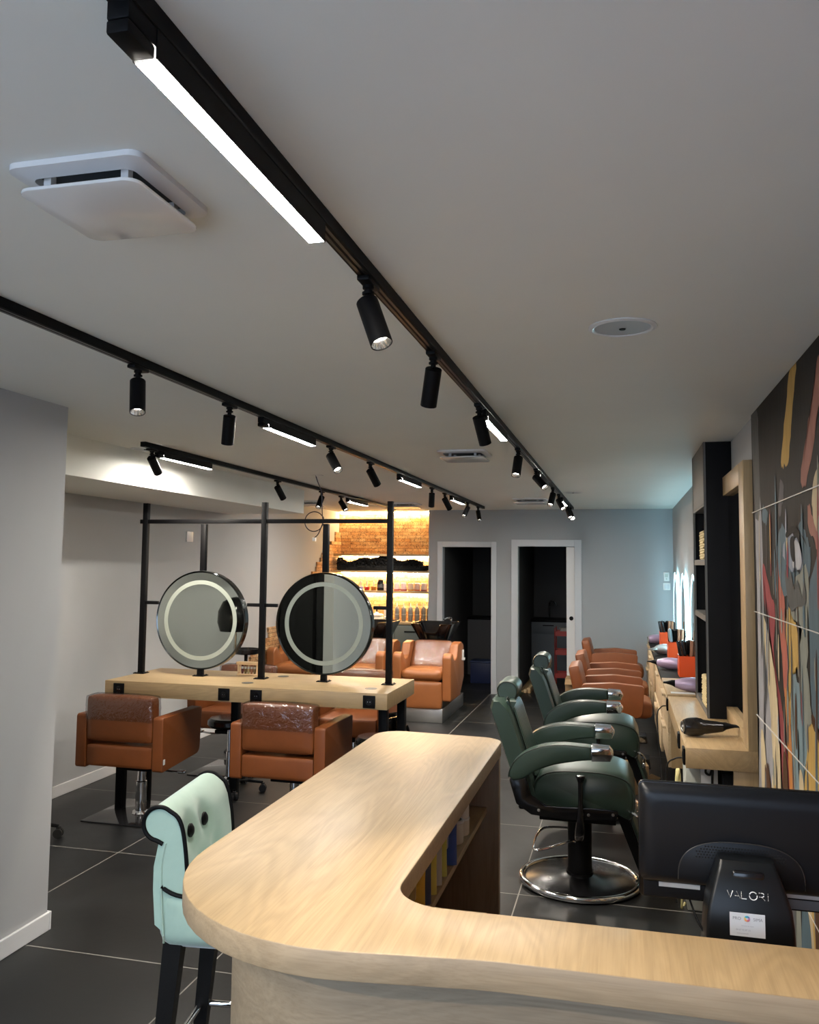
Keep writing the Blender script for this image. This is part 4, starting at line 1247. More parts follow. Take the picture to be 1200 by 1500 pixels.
b = B(); tube(b, smooth_path([(-w - .0125, .05, .79), (-w - .05, .06, .78), (-w - .085, .12, .72), (-w - .075, .18, .50), (-w - .05, .2, .2), (-w - .04, .22, .02)], 5), .004, 8); obj('cord', b, M_RUB, wc)
b = B(); tube(b, smooth_path([(-w - .0125, 1.68, .79), (-w - .05, 1.66, .78), (-w - .075, 1.62, .70), (-w - .05, 1.5, .30), (-w - .02, 1.4, .02)], 5), .004, 8); obj('cord', b, M_RUB, wc)

M_OAKYL = wood('light oak drawer front', 'y', (.62, .48, .30), (.48, .35, .205), .45)
def drawer_unit(y0, y1, label, black, z0=.30, opens=(0, 0), ytop=None):
    t = thing('drawer_cabinet', label, 'cabinet', (XW, y0, 0), 0, 'wall-hung oak drawer cabinets')
    L = y1 - y0
    zt = .86 if black else .862
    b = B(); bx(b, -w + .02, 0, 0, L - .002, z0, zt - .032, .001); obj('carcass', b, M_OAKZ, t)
    b = B(); bx(b, -w - .002, 0, -.001, L - .002, zt - .0315, zt, .003); obj('top_board', b, M_BLACKM if black else M_OAKY, t)
    n = 2
    for k in range(n):
        za = z0 + .004 + k * (zt - .036 - z0) / n; zb = za + (zt - .036 - z0) / n - .006
        o_ = opens[k]
        b = B(); bx(b, -w - o_, -w + .0195 - o_, .004, L - .006, za, zb, .0015)
        if o_:
            for yy_ in (.03, L - .05): bx(b, -w + .0196 - o_, -w + .019, yy_, yy_ + .015, za + .01, zb - .03)
        d = obj('drawer', b, M_OAKYL, t)
        b = B(); bx(b, -w - o_ - .024, -w - o_ - .0003, L * .5 - .14, L * .5 + .14, zb - .018, zb - .004, .002); obj('handle', b, M_OAKYL, d)
    return t
drawer_unit(6.225, 7.12, 'oak drawer cabinet beside the near counter, carrying a lilac dryer', False, .36)
drawer_unit(7.125, 8.50, 'black-topped oak drawer cabinet facing the nearest cognac chair on the right', True, .28, (.012, .0))
drawer_unit(8.505, 9.85, 'black-topped oak drawer cabinet in the middle of the right wall', True, .28, (.0, .02))
drawer_unit(9.855, 11.2, 'black-topped oak drawer cabinet nearest the back wall', True, .28, (.015, 0))
tg = B(); bx(tg, -.08, .08, -.035, .035, 0, .004, .001); tg = obj('card', tg, M_PLAS); tg.location = (.40, 6.29, .8622)
tag(tg, 'white card lying on the oak cabinet under the lilac dryer', 'card')

# black shelf tower
tw = thing('shelf_tower', 'tall matt black open shelf tower on the near oak counter, reaching the ceiling', 'shelf', (XW, 5.375, .8505))
D = XW - .48
H = CZ - .0005 - .8505
Lw = .85
b = B()
bx(b, -D, 0, 0, .03, 0, H, .001); bx(b, -D, 0, Lw - .03, Lw, 0, H, .001); bx(b, -.012, 0, .0302, Lw - .0302, 0, H)
obj('side_panels', b, M_BLACKM, tw)
M_TAUPE = mat('grey shelf edge', (.10, .10, .095), .55)
b = B(); bx(b, -D, -D + .018, .0302, Lw - .0302, 1.275, H); obj('top_fascia', b, M_TAUPE, tw)
b = B(); bx(b, -D, -D + .012, -.001, .018, 0, H); bx(b, -D, -D + .012, Lw - .05, Lw + .001, 0, H); obj('edge_strip', b, M_TAUPE, tw)
for z in (0.002, .49 + .075, .935 - .03, 1.262):
    b = B(); bx(b, -D + .002, -.0125, .0302, Lw - .0302, z, z + .035); obj('shelf', b, M_TAUPE, tw)
# wicker baskets on two shelves
M_WICK = mat('pale wicker', (.62, .50, .26), .7)
def basket(z, h, lab):
    t = thing('wicker_basket', lab, 'basket', (.555, 5.62, z), 0, 'pale wicker baskets in the black tower')
    b = B()
    for k in range(int(h / .016)):
        zz = .009 + k * .016
        ring = []
        for q in range(48):
            u = q / 48 * 4; s = int(u); f = u - s
            c = [(-.06, -.15), (.06, -.15), (.06, .15), (-.06, .15)]
            p, n_ = c[s], c[(s + 1) % 4]
            wob = .005 * (1 if (q + k) % 2 else -1)
            nx, ny = (0, -1) if s == 0 else (1, 0) if s == 1 else (0, 1) if s == 2 else (-1, 0)
            ring.append((p[0] + (n_[0] - p[0]) * f + nx * wob, p[1] + (n_[1] - p[1]) * f + ny * wob, zz))
        tube(b, ring, .0095, 6, True)
    obj('weave', b, M_WICK, t)
    b = B(); bx(b, -.055, .055, -.145, .145, 0.0, .006); obj('bottom', b, M_WICK, t)
basket(.8505 + .037 + .0005, .185, 'pale wicker basket on the lowest shelf of the black tower')
basket(.8505 + .94 + .0005, .19, 'pale wicker basket on the upper shelf of the black tower')

# framed black mirror
fm = thing('framed_mirror', 'oak framed wall mirror reflecting the black tower, over the near counter', 'mirror', (XW, 4.49, .8505))
b = B()
H2 = 2.28 - .8505
bx(b, -.052, 0, 0, .175, 0, H2, .001)
bx(b, -.052, 0, .1752, .8845, H2 - .11, H2, .001)
bx(b, -.052, 0, .1752, .8845, .0, .075, .001)
obj('frame', b, M_OAKZ, fm)
b = B(); bx(b, -.022, -.018, .176, .884, .076, H2 - .111); obj('glass', b, M_MIRD, fm)

# ------------------------------------------------------------------ painted tile mural
MUR=[('lilac',[(4.432,2.495),(4.258,2.478),(4.239,2.163),(4.184,1.842),(4.19,1.511),(4.142,1.309),(4.043,1.099),(4.014,0.803),(3.998,0.669),(4.445,0.543),(4.397,1.04),(4.389,2.009)]),
('slate',[(4.432,2.495),(4.258,2.478),(4.237,2.035),(4.389,2.009)]),
('ochre',[(3.44,2.491),(3.315,2.496),(3.423,2.314),(3.512,2.148),(3.584,2.148),(3.665,2.166),(3.559,2.338)]),
('rose',[(2.947,2.445),(2.878,2.45),(2.92,2.338),(2.99,2.253),(3.087,2.139),(3.198,2.039),(3.234,2.03),(3.289,2.062),(3.164,2.221),(3.039,2.354)]),
('bone',[(3.001,2.083),(2.841,2.149),(2.743,1.89),(2.983,1.825),(3.095,1.897),(3.102,2.013)]),
('rose',[(3.162,1.971),(3.095,1.897),(2.983,1.825),(2.997,1.704),(3.063,1.816),(3.183,1.89)]),
('graydark',[(3.696,2.092),(3.623,2.074),(3.663,1.995),(3.731,1.943),(3.736,2.028)]),
('steel',[(4.139,2.022),(4.013,1.983),(4.074,1.937),(4.166,1.967)]),
('crimson',[(4.174,1.77),(4.021,1.658),(3.88,1.552),(3.937,1.375),(3.783,1.195),(3.735,1.102),(3.632,0.896),(3.62,0.775),(3.768,0.734),(3.797,0.856),(3.826,1.105),(3.916,1.28),(4.081,1.484),(4.175,1.623)]),
('salmon',[(3.809,1.833),(3.695,1.748),(3.657,1.586),(3.581,1.405),(3.584,1.274),(3.703,1.231),(3.743,1.389),(3.815,1.55),(3.845,1.691)]),
('steel',[(3.346,1.905),(3.231,1.868),(3.151,1.788),(3.206,1.701),(3.407,1.622),(3.651,1.635),(3.748,1.698),(3.793,1.833),(3.674,1.913),(3.512,1.827),(3.369,1.723),(3.269,1.748)]),
('mist',[(3.576,1.873),(3.478,1.883),(3.332,1.822),(3.281,1.748),(3.393,1.733),(3.537,1.74),(3.675,1.789)]),
('white',[(3.482,1.852),(3.418,1.837),(3.389,1.761),(3.468,1.753),(3.474,1.813)]),
('sage',[(3.508,1.65),(3.369,1.723),(3.217,1.746),(3.198,1.588),(3.259,1.407),(3.383,1.319),(3.433,1.42),(3.334,1.518),(3.52,1.553)]),
('ochre',[(3.591,1.586),(3.482,1.543),(3.403,1.503),(3.399,1.391),(3.493,1.35),(3.556,1.278),(3.609,1.075),(3.666,1.183),(3.584,1.379),(3.642,1.479)]),
('sky',[(3.548,1.336),(3.408,1.316),(3.312,1.216),(3.279,1.114),(3.337,1.021),(3.37,0.846),(3.537,0.799),(3.565,0.994),(3.581,1.081)]),
('sage',[(3.407,1.324),(3.266,1.401),(3.214,1.279),(3.203,1.198),(3.284,1.08),(3.336,1.212)]),
('steel',[(3.162,1.702),(2.881,1.812),(2.855,1.294),(3.022,1.179),(3.175,1.244),(3.205,1.443)]),
('bone',[(4.19,1.511),(4.068,1.446),(3.973,1.36),(3.889,1.232),(3.854,1.13),(3.829,0.848),(3.815,0.721),(3.998,0.669),(4.014,0.803),(4.043,1.099),(4.142,1.309)]),
('orange',[(3.7,1.258),(3.615,1.244),(3.581,1.081),(3.548,0.917),(3.537,0.799),(3.62,0.775),(3.643,0.925),(3.665,1.077)]),
('ochre',[(3.224,1.204),(3.064,1.153),(2.873,1.148),(2.892,0.98),(3.37,0.846),(3.343,0.972),(3.281,1.104)]),
('umber',[(3.196,1.248),(3.059,1.194),(2.958,1.171),(3.064,1.153),(3.181,1.202)])]

MC = dict(base=(.028, .026, .024), lilac=(.30, .29, .30), slate=(.10, .10, .095), ochre=(.52, .33, .10), rose=(.36, .165, .125), bone=(.56, .45, .28), graydark=(.11, .105, .11), steel=(.10, .145, .17), crimson=(.27, .06, .065), salmon=(.42, .13, .09), mist=(.27, .29, .34), black=(.012, .012, .012), white=(.46, .45, .46), sage=(.25, .255, .215), sky=(.20, .27, .29), orange=(.50, .20, .06), umber=(.09, .045, .025))
def paint(name, c):
    m = mat('paint ' + name, c, .6, Specular_IOR_Level=.06)
    t = NT(m); v = t.coords(scale=(1, 1, .22))
    f = t.noise(v, 26, 6, .7, .6)
    t.l(t.mix(f, tuple(x * .62 for x in c), tuple(min(1, x * 1.4) for x in c)), t.b.inputs['Base Color'])
    t.bump(f, .35, .004)
    return m
names = ['base'] + sorted({c for c, _ in MUR} | {'black'})
mats = [paint(n, MC[n]) for n in names]
mu = thing('tile_mural', 'glossy tiled wall mural of an abstract painted face on the right wall', 'mural', (XR, 4.455, 0))
b = B(); bx(b, -.014, -.0005, YF + .05 - 4.455, 0, .002, CZ - .002)
rm = random.Random(11)
for i, (c, P) in enumerate(MUR):
    pts = [Vector((-(.0142 + .00012 * i), y - 4.455, z)) for y, z in P]
    pp = smooth_path(pts, 5, True)
    pp = [Vector((p.x, p.y + rm.uniform(-.006, .006), min(CZ - .003, max(.01, p.z + rm.uniform(-.012, .012))))) for p in pp]
    t = bmesh.new(); f = t.faces.new([t.verts.new(p) for p in pp]); bmesh.ops.triangulate(t, faces=[f]); merge(b, t, names.index(c))
# fine streaks of mixed paint over the face
fs = ['graydark', 'slate', 'steel', 'umber', 'sage', 'mist', 'sage', 'slate', 'ochre', 'black', 'graydark', 'steel', 'bone', 'crimson']
for k in range(110):
    y = rm.uniform(2.7, 4.28) - 4.455; z = rm.uniform(.55, 1.95); wv = rm.uniform(.006, .020); hv = rm.uniform(.04, .22); tl = rm.uniform(-.12, .05)
    pts = [Vector((-(.0174 + .000004 * k), y + a * wv + cc * tl * hv, z + cc * hv)) for a, cc in ((-.6, -1), (.4, -.9), (1, -.2), (.7, .6), (0, 1), (-.9, .5), (-.8, -.4))]
    t = bmesh.new(); f = t.faces.new([t.verts.new(p) for p in smooth_path(pts, 3, True)]); bmesh.ops.triangulate(t, faces=[f]); merge(b, t, names.index(rm.choice(fs)))
for pts, cn_ in (([(3.58, 1.88), (3.42, 1.90), (3.24, 1.84), (3.18, 1.80), (3.26, 1.855), (3.42, 1.875), (3.56, 1.86)], 'black'), ([(3.50, 1.85), (3.43, 1.86), (3.41, 1.80), (3.44, 1.765), (3.49, 1.79)], 'black'), ([(3.62, 1.74), (3.56, 1.70), (3.50, 1.73), (3.44, 1.66), (3.38, 1.70), (3.30, 1.64), (3.26, 1.70), (3.24, 1.62), (3.40, 1.60), (3.52, 1.58), (3.60, 1.66)], 'slate'), ([(3.42, 1.84), (3.33, 1.83), (3.29, 1.76), (3.38, 1.74)], 'white')):
    pp = smooth_path([Vector((-.0181, y - 4.455, z)) for y, z in pts], 4, True)
    t = bmesh.new(); f = t.faces.new([t.verts.new(p) for p in pp]); bmesh.ops.triangulate(t, faces=[f]); merge(b, t, names.index(cn_))
# strokes running down to the floor
for k in range(60):
    y = rm.uniform(1.2, 4.3) - 4.455; z = rm.uniform(.12, .62); wv = rm.uniform(.03, .11); hv = rm.uniform(.2, .5); tl = rm.uniform(-.1, .1)
    pts = [Vector((-(.0176 + .000008 * k), y + a * wv + cc * tl, min(.98, max(.01, z + cc * hv)))) for a, cc in ((-1, -.8), (-.2, -1), (.8, -.7), (1, .3), (.5, 1), (-.6, .8), (-.9, .1))]
    t = bmesh.new(); f = t.faces.new([t.verts.new(p) for p in smooth_path(pts, 4, True)]); bmesh.ops.triangulate(t, faces=[f]); merge(b, t, names.index(rm.choice(['slate', 'lilac', 'graydark', 'rose', 'bone', 'steel', 'umber', 'ochre', 'sage'])))
# broad strokes over the rest of the wall, beyond the edge of the frame
for k in range(46):
    y = rm.uniform(YF + .1 - 4.455, -1.75); z = rm.uniform(.3, 2.3); wv = rm.uniform(.05, .22); hv = rm.uniform(.25, .8); tl = rm.uniform(-.25, .25)
    pts = [Vector((-(.0172 + .00004 * k), y + a * wv + cc * tl, max(.01, min(CZ - .01, z + cc * hv)))) for a, cc in ((-1, -.8), (-.2, -1), (.8, -.7), (1, .3), (.5, 1), (-.6, .8), (-.9, .1))]
    t = bmesh.new(); f = t.faces.new([t.verts.new(p) for p in smooth_path(pts, 4, True)]); bmesh.ops.triangulate(t, faces=[f]); merge(b, t, 1 + rm.randrange(len(names) - 1))
obj('painted_tiles', b, mats, mu, smooth=0)
b = B()
for z in (.54, 1.035, 1.53, 2.012):
    bx(b, -.0195, -.0144, YF + .06 - 4.455, 0, z - .0018, z + .0018)
obj('tile_joint', b, mat('tile joint', (.60, .58, .54), .5), mu)

# ------------------------------------------------------------------ arched mirrors with a lit edge
def arch(w_, z0, z1, n=24):
    pts = [(-w_, z0 + .06), (-w_ + .06, z0), (w_ - .06, z0), (w_, z0 + .06)]
    hgt = min(w_ * 1.5, (z1 - z0) * .7)
    for k in range(n + 1):
        a = PI * k / n
        pts.append((w_ * math.cos(a), z1 - hgt + hgt * math.sin(a)))
    return pts
for i, y in enumerate((7.97, 9.32, 10.655)):
    t = thing('arched_mirror', ('arched mirror with a glowing edge on the right wall, half hidden by the black tower', 'arched mirror with a glowing edge on the right wall, middle of three', 'arched mirror with a glowing edge on the right wall, nearest the back wall')[i], 'mirror', (XR, y, 0), 0, 'arched mirrors with glowing edges')
    A = arch(.34, .88, 1.68); A2 = arch(.315, .905, 1.655); A3 = arch(.30, .92, 1.64)
    b = B(); prism(b, A3, 'x', -.028, -.0005); obj('backing', b, M_GREYP, t)
    b = B(); n = len(A)
    prism(b, A, 'x', -.0345, -.0285, .001); obj('glass', b, M_MIR, t)
    b = B()
    tb = bmesh.new()
    V = [[tb.verts.new((x_, p[0], p[1])) for p in Q] for x_, Q in ((-.0350, arch(.338, .882, 1.678)), (-.0350, arch(.312, .908, 1.652)))]
    for k in range(n): tb.faces.new((V[0][k], V[0][(k + 1) % n], V[1][(k + 1) % n], V[1][k]))
    merge(b, tb); obj('light_band', b, M_COOL, t, smooth=0, label='glowing cool white border')
    b = B()
    tb = bmesh.new()
    V = [[tb.verts.new((x_, p[0], p[1])) for p in Q] for x_, Q in ((-.022, arch(.301, .919, 1.641)), (-.008, arch(.301, .919, 1.641)))]
    for k in range(n): tb.faces.new((V[0][k], V[0][(k + 1) % n], V[1][(k + 1) % n], V[1][k]))
    merge(b, tb); obj('back_light', b, M_COOLB, t, smooth=0, label='glowing strip behind the glass')

# ------------------------------------------------------------------ hair dryers
def dryer(label, loc, rz, shell, tip, s=1, tilt=0, hs=1, egg=True):
    t = thing('hair_dryer', label, 'hair dryer', loc, rz)
    t.rotation_euler = (0, tilt, rz)
    r = .044 * s
    zc = r + .004
    PF = [(0, -.092), (.024, -.092), (.035, -.08), (.043, -.052), (.047, -.012), (.045, .03), (.037, .07), (.027, .098), (.025, .105), (0, .105)]
    b = B(); lathe(b, [(q * s, w_ * s) for q, w_ in PF] if egg else [(0, -.092 * s), (.026 * s, -.092 * s), (.036 * s, -.086 * s), (.043 * s, -.068 * s), (.046 * s, -.045 * s), (.046 * s, -.02 * s), (.042 * s, 0), (.036 * s, .012 * s), (.034 * s, .03 * s), (.028 * s, .08 * s), (.024 * s, .105 * s), (0, .105 * s)], 28, (0, 0, zc), (1, 0, 0)); body = obj('body', b, shell, t)
    b = B(); lathe(b, [(.028 * s, -.0922 * s), (.028 * s, -.096 * s), (.018 * s, -.096 * s), (.016 * s, -.0922 * s)], 24, (0, 0, zc), (1, 0, 0)); lathe(b, [(.012 * s, -.0922 * s), (.010 * s, -.097 * s), (0, -.097 * s)], 16, (0, 0, zc), (1, 0, 0)); obj('intake_grille', b, M_STEEL, body)
    b = B()
    secs = []
    for x, hw_, hh in ((.104, .0245, .0245), (.125, .023, .018), (.16, .030, .0075), (.18, .034, .005)):
        secs.append([(x * s, hw_ * s * math.cos(a), zc + (0 if x < .12 else .006) + hh * s * math.sin(a)) for a in [2 * PI * k / 20 for k in range(20)]])
    loft(b, secs); obj('nozzle', b, tip, t)
    b = B(); tube(b, [(-.03 * s, hs * .030 * s, zc - .006), (-.025 * s, hs * .075 * s, zc - .014), (-.015 * s, hs * .125 * s, zc - .021), (-.012 * s, hs * .165 * s, zc - .024)], [.020 * s, .017 * s, .016 * s, .015 * s], 14); h_ = obj('handle', b, shell, t)
    b = B(); tube(b, smooth_path([(-.012 * s, hs * .165 * s, .020), (-.01, hs * .19 * s, .012), (.02, hs * .22 * s, .006), (.06, hs * .20 * s, .006)], 4), .0042, 8); obj('cord', b, M_RUB, h_)
    return t
M_DRYB = mat('dryer black', (.012, .011, .011), .2)
dryer('black hair dryer lying at the near end of the oak counter', (.395, 4.80, .8505), R(14), M_DRYB, M_BLACK, 1.05, egg=False)
dryer('lilac hair dryer with a black nozzle on the oak cabinet beside the black tower', (.468, 6.38, .8625), R(176), M_LILAC, M_BLACK, 1.08, hs=-1)
dryer('lilac hair dryer with a black nozzle beside the nearest orange holder', (.395, 7.70, .8605), R(158), M_LILAC, M_BLACK, 1.1, hs=-1)
dryer('silver hair dryer on the black cabinet top, in front of the middle orange holder', (.385, 8.98, .8605), R(232), M_SILV, M_STEEL, 1.15, hs=1)
dryer('pale lilac hair dryer beside the farthest orange holder', (.385, 10.2, .8605), R(12), M_LILAC, M_BLACK, 1.15, hs=1)

# ------------------------------------------------------------------ orange tool holders and their tools
def holder(x, y, label, grp, tools):
    t = thing('tool_holder', label, 'tool holder', (x, y, .8605), 0, 'orange tool holders')
    b = B()
    a, c, h0, h1, th = .085, .115, .166, .13, .004
    bx(b, -a, a, -c, -c + th, 0, h0); bx(b, -a, a, c - th, c, 0, h0)
    prism(b, [(-c + th, 0), (c - th, 0), (c - th, h0), (-c + th, h0)], 'x', -a, -a + th)
    prism(b, [(-c + th, 0), (c - th, 0), (c - th, h0), (-c + th, h0)], 'x', a - th, a)
    bx(b, -a + th, a - th, -c + th, c - th, 0, th)
    obj('box', b, M_ORANGE, t)
    for i, (kind, dx, dy, lean, col, lb) in enumerate(tools):
        o = thing(kind, lb, kind.replace('_', ' '), (x + dx, y + dy, .8605 + .0045), 0, grp)
        o.rotation_euler = (lean[0], lean[1], 0)
        if kind == 'flat_iron':
            for q in (-1, 1):
                b = B(); bx(b, q * .017 - .012, q * .017 + .012, -.018, .018, 0.004, .285, .006, 3); p = obj('arm', b, col, o)
                b = B(); bx(b, q * .0043 - .0005, q * .0043 + .0005, -.014, .014, .16, .275); obj('plate', b, mat('copper plate', (.55, .27, .16), .3, 1), p)
        elif kind == 'paddle_brush':
            b = B(); tube(b, [(0, 0, .006), (0, 0, .08), (0, 0, .16)], [.008, .011, .008], 10); obj('handle', b, M_BLACK, o)
            b = B(); cushion(b, -.016, .014, -.042, .042, .16, .285, .02, .004); obj('paddle', b, col, o)
        else:
            b = B(); tube(b, [(0, 0, .006), (0, 0, .10), (0, 0, .15)], [.007, .010, .007], 10); h_ = obj('handle', b, M_BLACK, o)
            b = B(); lathe(b, [(.007, .15), (.033, .16), (.033, .26), (.02, .275), (0, .275)], 20); obj('barrel', b, col, o)
M_CU = mat('copper trim', (.36, .18, .11), .35, .6)
M_BLUEB = mat('blue grey brush back', (.30, .40, .46), .35)
g = ['tools in the nearest orange holder', 'tools in the middle orange holder', 'tools in the farthest orange holder']
for i, (x, y) in enumerate(((.52, 7.33), (.50, 8.62), (.475, 9.86))):
    w3 = ('nearest', 'middle', 'farthest')[i]
    T = [('flat_iron', .02, -.06, (.05, .05), M_CU, 'copper flat iron in the %s orange holder' % w3),
         ('flat_iron', -.03, -.05, (.06, -.16), M_BLACKG, 'black flat iron leaning out of the %s orange holder' % w3),
         ('round_brush', -.038, .028, (-.03, -.05), M_BLACK, 'black round brush in the %s orange holder, left of two' % w3),
         ('round_brush', .040, .030, (-.03, .05), M_RUB, 'black round brush in the %s orange holder, right of two' % w3),
         ('round_brush', .005, .085, (-.04, .02), M_BLACKM, 'black round brush at the back of the %s orange holder' % w3)]
    if i == 1: T[1] = ('paddle_brush', -.035, -.05, (.05, -.12), M_BLUEB, 'blue grey paddle brush in the middle orange holder')
    holder(x, y, 'orange open box of styling tools, %s of three on the black cabinet tops' % w3, g[i], T)

# ------------------------------------------------------------------ cognac chairs along the right wall
GR = 'cognac chairs facing the arched mirrors'
rc1 = salon_chair('salon_chair', 'cognac salon chair facing the arched mirrors, nearest of three, behind the barber chairs', GR, back_top=.87, arm_top=.718, arm_bot=.40, hw=.325, wrap=False, seat_front=.30, lean=.22, tag_on=False, by=-.185, crown=.014, sr=.05)
rc1.location = (-.06, 8.03, 0); rc1.rotation_euler = (0, 0, R(-90))
dup(rc1, (-.06, 9.12, 0), R(-90), 'cognac salon chair facing the arched mirrors, middle of three')
dup(rc1, (-.07, 10.72, 0), R(-90), 'cognac salon chair facing the arched mirrors, nearest the back wall')

# ------------------------------------------------------------------ odds and ends on the right
t = thing('cardboard_box', 'open brown cardboard box on the floor by the sliding door', 'box', (-.54, 11.05, 0))
b = B()
for q in ((-.17, .17, -.15, -.145), (-.17, .17, .145, .15)): bx(b, q[0], q[1], q[2], q[3], 0, .33)
for q in ((-.17, -.165), (.165, .17)): bx(b, q[0], q[1], -.1449, .1449, 0, .33)
bx(b, -.165, .165, -.145, .145, 0, .005); obj('carton', b, M_CARD, t)
b = B(); bx(b, -.17, .17, -.27, -.152, .322, .327, M=rotM('X', R(25), (0, -.152, .327))); bx(b, -.17, .17, .03, .15, .3305, .335); bx(b, -.17, .17, -.15, .02, .3305, .3355); obj('flap', b, M_CARD, t)
t = thing('cardboard_box', 'flat brown cardboard carton on the floor beside the nearest cognac chair', 'box', (.02, 7.36, 0), R(8))
b = B(); bx(b, -.16, .16, -.10, .10, 0, .13, .003); obj('carton', b, M_CARD, t)
b = B(); bx(b, -.16, .16, -.025, .025, .1302, .131); obj('tape', b, mat('parcel tape', (.42, .30, .16), .3), t)
t = thing('cardboard_sheet', 'torn brown cardboard sheet leaning on the floor under the far barber chair', 'cardboard', (.17, 6.9, 0), R(20))
b = B(); prism(b, [(-.12, 0), (.10, 0), (.06, .07), (.12, .12), (.05, .15), (.0, .13), (-.10, .16)], 'y', -.003, .003, M=rotM('X', R(-14))); obj('sheet', b, M_CARD, t)
t = thing('router_box', 'white and grey box with cables on the floor under the near counter', 'box', (.378, 4.78, 0))
b = B(); bx(b, -.072, .0, -.1, .12, 0.0, .742, .004); obj('grey_case', b, M_GREYP, t)
b = B(); bx(b, .0005, .085, -.1, .12, 0.0, .722, .004); obj('white_case', b, M_PLAS, t)
b = B(); tube(b, smooth_path([(.05, -.108, .735), (.03, -.112, .72), (.025, -.112, .695), (.045, -.112, .685), (.058, -.112, .71), (.055, -.110, .60), (.055, -.108, .1)], 5), .006, 8); obj('cable', b, M_RUB, t)
t = thing('cable_coil', 'pale yellow coil of cable under the front edge of the near counter', 'cable', (.278, 4.66, 0))
b = B()
pts = []
for k in range(40):
    a = 2 * PI * k / 10
    pts.append((.012 * math.sin(k * .7) - .02 + .0004 * k, .03 * math.cos(a), .62 + .085 * math.sin(a)))
tube(b, smooth_path(pts, 2), .006, 8); obj('loops', b, M_YEL, t)
b = B(); tube(b, smooth_path([(-.01, .02, .55), (.01, 0, .45), (.01, .0, .2), (.0, .03, .006), (.02, .1, .006)], 4), .006, 8); obj('lead', b, M_YEL, t)
t = thing('storage_bin', 'black bin on the floor under the near counter beside the white box', 'bin', (.525, 4.75, 0))
b = B(); bx(b, -.045, .048, -.12, .12, 0, .70, .006); obj('body', b, M_BLACKM, t)
b = B(); bx(b, -.047, .05, -.125, .125, .7005, .735, .004); obj('lid', b, M_BLACK, t)
# switches on the back wall and a socket on the left wall
t = thing('thermostat', 'white wall thermostat, upper of two plates in the back right corner', 'thermostat', (.553, YB, 1.615))
b = B(); bx(b, -.037, .037, -.02, -.0005, -.058, .058, .005); obj('case', b, M_PLAS, t)
b = B(); bx(b, -.02, .02, -.0215, -.0203, -.01, .035); lathe(b, [(.012, 0), (.012, .006), (0, .006)], 14, (.0, -.0203, -.03), (0, -1, 0)); obj('dial', b, M_GREYP, t)
t = thing('light_switch', 'white wall switch plate, lower of two in the back right corner', 'switch', (.556, YB, 1.485))
b = B(); bx(b, -.045, .045, -.012, -.0005, -.045, .045, .004); obj('plate', b, M_PLAS, t)
b = B(); bx(b, -.03, -.002, -.0155, -.0123, -.03, .03, .002); bx(b, .002, .03, -.0155, -.0123, -.03, .03, .002); obj('rocker', b, M_TRIMW, t)
t = thing('blank_plate', 'small white blank plate high on the left wall behind the mirror frame', 'plate', (XL, 7.46, 1.985))
b = B(); bx(b, .0005, .012, -.06, .06, -.05, .05, .003); obj('plate', b, M_PLAS, t)
